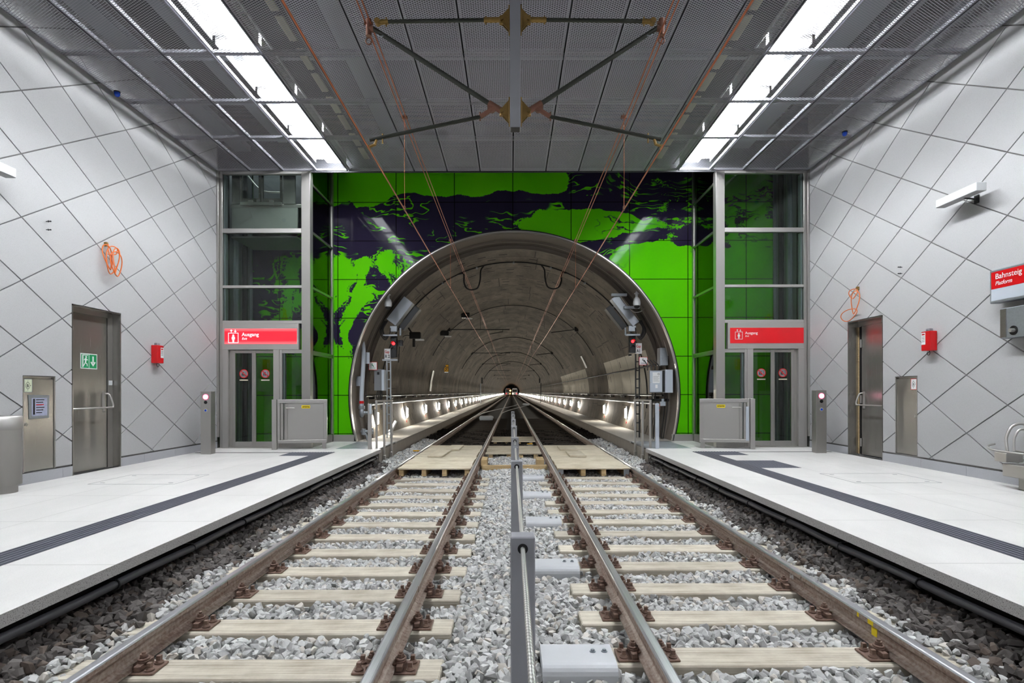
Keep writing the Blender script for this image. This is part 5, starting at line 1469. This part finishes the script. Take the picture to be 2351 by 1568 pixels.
# floodlights further in, left shoulder
for (dx, dz, y, lb) in ((-.080, .133, 24.0, 'dark floodlight with bright tubes on the left tunnel vault, upper of two'), (-.117, .1015, 24.0, 'dark floodlight with bright tubes on the left tunnel vault, lower of two'), (-.1685, .0965, 18.3, 'dark clamp floodlight on the left tunnel shoulder beside the signal')):
    x, z = dx*y-.045, 1.45+dz*y
    t = thing('floodlight', lb, 'floodlight', (x, y, z), 'tunnel floodlights')
    m = MB(); m.cbox(x-.2, x+.16, y-.1, y+.1, z-.04, z+.18, .02); m.build('head', 'blackpaint', t)
    m = MB(); m.cbox(x+.0, x+.28, y-.12, y-.05, z-.1, z-.05, .006); m.build('tube', 'white', t)
    m = MB(); m.cyl((x-.1, y, z+.1), (x-.24, y, z+.32), .03, 8); m.build('arm', 'blackpaint', t)
    if y < 20:
        m = MB(); m.cbox(x-.1, x-.02, y-.05, y+.05, z-.3, z, .01); m.tube([(x-.08, y, z+.0), (x-.3, y, z+.08), (x-.5, y, z-.1), (x-.56, y, z-.8)], .015, 6); m.build('cable', 'black', t)
# standpipe with red band
x, y = -3.94, 14.85
t = thing('standpipe', 'grey standpipe with red band and valves inside the left tunnel mouth', 'pipe', (x, y, PF), None)
m = MB(); m.tube([(x-.06, y, 2.95), (x+.02, y, 2.6), (x+.01, y, 2.1), (x-.03, y, 1.4), (x-.03, y, .95)], .055, 14); m.build('pipe', 'lgrey', t)
m = MB(); m.cyl((x-.03, y, 1.16), (x-.03, y, 1.23), .062, 16); m.build('red_band', 'red', t)
m = MB(); m.cyl((x-.03, y, 1.02), (x-.03, y, 1.1), .08, 14); m.lathe((x-.03, y, .9), [(.03, -.1), (.07, -.04), (.07, .06), (.05, .12)], 14); m.cyl((x-.03, y, .92), (x+.24, y, .92), .04, 10); m.cyl((x+.2, y, .86), (x+.2, y, .98), .06, 12); m.build('valve', 'galv', t)
m = MB(); m.cyl((x-.05, y, .42), (x+.28, y, .44), .04, 10); m.cyl((x+.02, y, .34), (x+.02, y, .5), .06, 12); m.cyl((x+.22, y, .36), (x+.22, y, .52), .055, 12); m.tube([(x+.05, y, .4), (x+.1, y, .3), (x+.12, y, PF)], .03, 8); m.build('outlet', 'galv', t)
# plates on the collar beside the pipe
for k, (zz, lb) in enumerate(((2.35, 'upper pale plate on the left tunnel collar behind the standpipe'), (1.72, 'lower pale plate on the left tunnel collar behind the standpipe'))):
    m = MB(); x = -3.86 if k == 0 else -4.08; m.cbox(x-.06, x+.07, 14.95, 14.98, zz-.14 if k == 0 else zz-.1, zz+.16, .004)
    solo(m, 'plate', 'lgrey', lb, 'plate', None, (x, 14.96, zz))
# electric cabinet left, signs
t = thing('junction_box', 'grey junction box with a white door edge on the left tunnel wall', 'equipment box', (-3.62, 15.35, 1.5), None)
m = MB(); m.cbox(-3.74, -3.54, 15.25, 15.5, 1.5, 2.08, .008); m.build('case', 'mgrey', t)
m = MB(); m.cbox(-3.535, -3.46, 15.22, 15.45, 1.5, 2.06, .004); m.build('door_edge', 'lgrey', t)
m = MB(); m.cbox(-3.66, -3.6, 15.24, 15.25, 1.93, 2.0, .003); m.build('lock', 'blackpaint', t)
m = MB()
for k in range(4): m.tube([(-3.68+.04*k, 15.35, 1.5), (-3.69+.05*k, 15.33, 1.36), (-3.66+.02*k, 15.36, 1.18)], .014, 6)
m.build('cables', 'black', t)
for s, x, y, z, lb in ((-1, -3.76, 15.2, 2.16, 'small white sign with red frame on the left tunnel wall above the junction box'), (1, 3.50, 15.2, 2.28, 'small white sign with red frame on the right tunnel wall above the cabinet')):
    t = thing('wall_sign', lb, 'sign', (x, y, z), 'small framed tunnel signs')
    a = math.radians(-8*s)
    m = MB(); m.slab(rect(-.115, .115, -.11, .11), (x, y, z), *FRONT, .006); m.build('frame', 'red_ink', t)
    m = MB(); m.slab(rect(-.104, .104, -.099, .099), (x, y-.007, z), *FRONT, .001); m.build('face', 'white_ink', t)
    m = MB(); m.slab([(-.02, .07), (0, .07), (-.01, .035), (.015, .02), (.03, -.03), (.015, -.03), (0, .005), (-.03, .02)], (x, y-.0085, z), *FRONT, .001); m.slab(rect(-.07, .07, -.06, -.05), (x, y-.0085, z), *FRONT, .001); m.build('symbol', 'green_sign' if s < 0 else 'black_ink', t)
    m = MB(); m.cyl((x, y, z), (x+s*.2, y+.25, z), .012, 6); m.build('bracket', 'dark_metal', t)
# big cabinet right
t = thing('control_cabinet', 'pale grey control cabinet with a notice on its open door, right tunnel mouth', 'cabinet', (3.85, 14.7, 1.45), None)
m = MB(); m.cbox(3.53, 3.87, 14.66, 14.70, 1.43, 2.01, .006); dr = m.build('door', 'mgrey', t)
m = MB(); m.cbox(3.545, 3.855, 14.652, 14.66, 1.45, 1.99, .003); m.build('door_face', 'lgrey', dr)
m = MB(); m.slab(rect(3.61, 3.80, 1.68, 1.96), (0, 14.651, 0), *FRONT, .001); nt = m.build('notice', 'white_ink', dr)
m = MB(); ringmb(m, 3.765, 1.915, .018, .026, (0, 14.6495, 0), (1, 0, 0), (0, 0, 1), .0006, 14)
for k in range(5): m.slab(rect(3.63, 3.78-.02*(k % 2), 1.85-k*.03, 1.855-k*.03), (0, 14.6495, 0), *FRONT, .0006)
m.build('notice_print', 'black_ink', nt)
m = MB(); m.slab(rect(3.68, 3.74, 1.55, 1.64), (0, 14.651, 0), *FRONT, .001); m.build('small_label', 'white_ink', dr)
m = MB(); m.lathe((3.565, 14.65, 1.70), [(.012, -.006), (.012, .006)], 12, 'y'); m.build('lock', 'steel', dr)
m = MB(); m.cbox(3.94, 4.14, 14.66, 15.05, 1.43, 2.03, .006); m.build('case', 'lgrey', t)
m = MB(); m.cbox(3.87, 3.94, 14.72, 15.0, 1.45, 2.01, .004); m.build('interior', 'blackpaint', t)
m = MB()
for k, xx in enumerate((3.66, 3.74, 3.98, 4.06)): m.tube([(xx, 14.9, 1.45), (xx+.01, 14.95, 1.0), (xx-.03*k, 14.98, PF+.02)], .014, 6)
for k in range(4): m.tube([(3.55+.1*k, 14.95, 2.02), (3.56+.1*k, 15.0, 2.15), (3.5+.08*k, 15.1, 2.3)], .014, 6)
m.build('cables', 'black', t)
m = MB(); m.cbox(3.5, 4.12, 14.95, 15.0, 1.2, 1.27, .004); m.build('carrier_rail', 'dark_metal', t)
t = thing('pull_switch', 'small grey pull switch with a red grip inside the right tunnel mouth', 'switch', (3.95, 14.95, 1.1), None)
m = MB(); m.cbox(3.88, 4.02, 14.9, 14.98, 1.08, 1.2, .01); m.cyl((3.95, 14.93, 1.2), (3.95, 14.93, 1.27), .035, 10); m.build('body', 'lgrey', t)
m = MB(); m.cyl((3.86, 14.93, 1.12), (3.82, 14.93, .98), .012, 6); m.cbox(3.78, 3.86, 14.91, 14.95, .95, 1.0, .008); m.build('grip', 'red', t)
m = MB(); m.tube([(3.82, 14.93, .95), (3.8, 14.95, .7), (3.72, 14.95, .6), (3.7, 14.95, .4), (3.71, 14.95, PF)], .008, 6); m.build('cord', 'black', t)
m = MB(); m.cbox(3.88, 4.1, 14.95, 15.25, 2.15, 2.62, .01)
solo(m, 'gear_box', 'galv', 'grey metal gear box on the right tunnel collar above the control cabinet', 'equipment box', None, (3.99, 15.1, 2.15))
# kilometre sign
t = thing('track_sign', 'yellow sign with 3! on the left tunnel wall', 'sign', (-3.65, 31.5, 2.75), None)
zc = 1.45+54*31.5/1300; xc = -149*31.5/1300-.045
m = MB(); m.slab(rect(-.13, .13, -.24, .24), (xc, 31.5, zc), *FRONT, .01); pl = m.build('plate', 'black_ink', t)
m = MB(); m.slab(rect(-.11, .11, -.15, .22), (xc, 31.489, zc), *FRONT, .002); m.build('face', 'signyellow', pl)
text('lettering', '3!', .34, (xc-.1, 31.485, zc-.1), *FRONT, 'black_ink', pl, xs=.8, bold=.006)
m = MB(); m.slab(rect(-.11, .11, -.225, -.165), (xc, 31.489, zc), *FRONT, .002); m.build('lower_face', 'white_ink', pl)
m = MB(); m.cyl((xc, 31.51, zc), (xc-.25, 31.6, zc), .02, 6); m.build('bracket', 'dark_metal', t)
# white marking board on the lining further in
for s, y, z0, z1, lb in ((-1, 27.5, 1.5, 2.5, 'tall white board on the left tunnel wall'), (1, 29.2, 2.7, 3.3, 'white board high on the right tunnel wall')):
    m = MB(); 
    pts = [(TCX+s*(wx(z)-.02), y, z) for z in (z0, (z0+z1)/2, z1)]
    for a, b in zip(pts, pts[1:]):
        m.add([(a[0], y-.25, a[2]), (a[0], y+.25, a[2]), (b[0], y+.25, b[2]), (b[0], y-.25, b[2]), (a[0]-s*.02, y-.25, a[2]), (a[0]-s*.02, y+.25, a[2]), (b[0]-s*.02, y+.25, b[2]), (b[0]-s*.02, y-.25, b[2])], [(0, 1, 2, 3), (7, 6, 5, 4), (0, 4, 5, 1), (2, 6, 7, 3), (1, 5, 6, 2), (3, 7, 4, 0)])
    solo(m, 'marker_board', 'white', lb, 'board', None, (pts[0][0], y, z0))
# a folded white bracket leaning by the left walkway
m = MB(); m.cyl((-3.55, 16.5, .34), (-3.4, 16.5, .62), .05, 8); m.cbox(-3.62, -3.5, 16.45, 16.55, .2, .36, .01)
solo(m, 'cable_reel_stand', 'white', 'small white bracket leaning at the foot of the left tunnel wall', 'bracket', None, (-3.55, 16.5, .2))
# distant vehicles at the end of the tunnel
for s, sd in ((-1, 'left'), (1, 'right')):
    x, y = s*TX, 262.0
    t = thing('tram', 'distant tram with bright lamps at the far end of the tunnel, %s track' % sd, 'tram', (x, y, 0), 'distant trams')
    m = MB(); m.prism([(x-1.25, .25), (x+1.25, .25), (x+1.25, 2.6), (x+1.0, 3.3), (x-1.0, 3.3), (x-1.25, 2.6)], y, y+20); m.build('body', 'lgrey' if s > 0 else 'mgrey', t)
    m = MB(); m.cbox(x-1.05, x+1.05, y-.02, y+.02, 1.5, 2.7, .01); m.build('windscreen', 'black', t)
    m = MB(); m.cbox(x-.6, x+.6, y-.03, y+.02, 2.85, 3.1, .01); m.build('display', 'orange' if s < 0 else 'white', t)
    for dx in (-.9, .9):
        m = MB(); m.lathe((x+dx, y-.05, .8), [(.16, -.03), (.16, .03)], 12, 'y'); m.build('headlamp', ('orangelamp' if dx > 0 else 'redlamp') if s < 0 else ('headlamp' if dx < 0 else 'redlamp'), t)
    if s < 0:
        m = MB(); m.lathe((x+1.0, y-.05, 2.2), [(.3, -.03), (.3, .03)], 12, 'y'); m.build('top_lamp', 'orangelamp', t)

# ================================================================== CAMERA, WORLD, VIEW
cam = bpy.data.cameras.new('camera'); co = bpy.data.objects.new('camera', cam); COL.objects.link(co)
cam.sensor_width = 36.0; cam.sensor_fit = 'HORIZONTAL'; cam.lens = 1300/2351*36
cam.shift_x = 1.5/2351; cam.shift_y = (900.5-784)/2351
cam.clip_start = .05; cam.clip_end = 600
co.location = (CX, 0, CZ); co.rotation_euler = (PI/2, math.radians(.1), 0)
SC.camera = co
w = bpy.data.worlds.new('world'); SC.world = w; w.use_nodes = True
w.node_tree.nodes['Background'].inputs[0].default_value = (.01, .01, .012, 1); w.node_tree.nodes['Background'].inputs[1].default_value = 1.0
SC.view_settings.view_transform = 'Standard'; SC.view_settings.look = 'None'; SC.view_settings.gamma = 1.0; SC.view_settings.use_curve_mapping = False
SC.view_settings.exposure = 0.32
SC.cycles.max_bounces = 7; SC.cycles.diffuse_bounces = 4; SC.cycles.glossy_bounces = 4; SC.cycles.transmission_bounces = 4; SC.cycles.transparent_max_bounces = 10
SC.cycles.sample_clamp_indirect = 4.0; SC.cycles.caustics_reflective = False; SC.cycles.caustics_refractive = False
SC.cycles.use_light_tree = True; SC.cycles.use_adaptive_sampling = True; SC.cycles.adaptive_threshold = .02
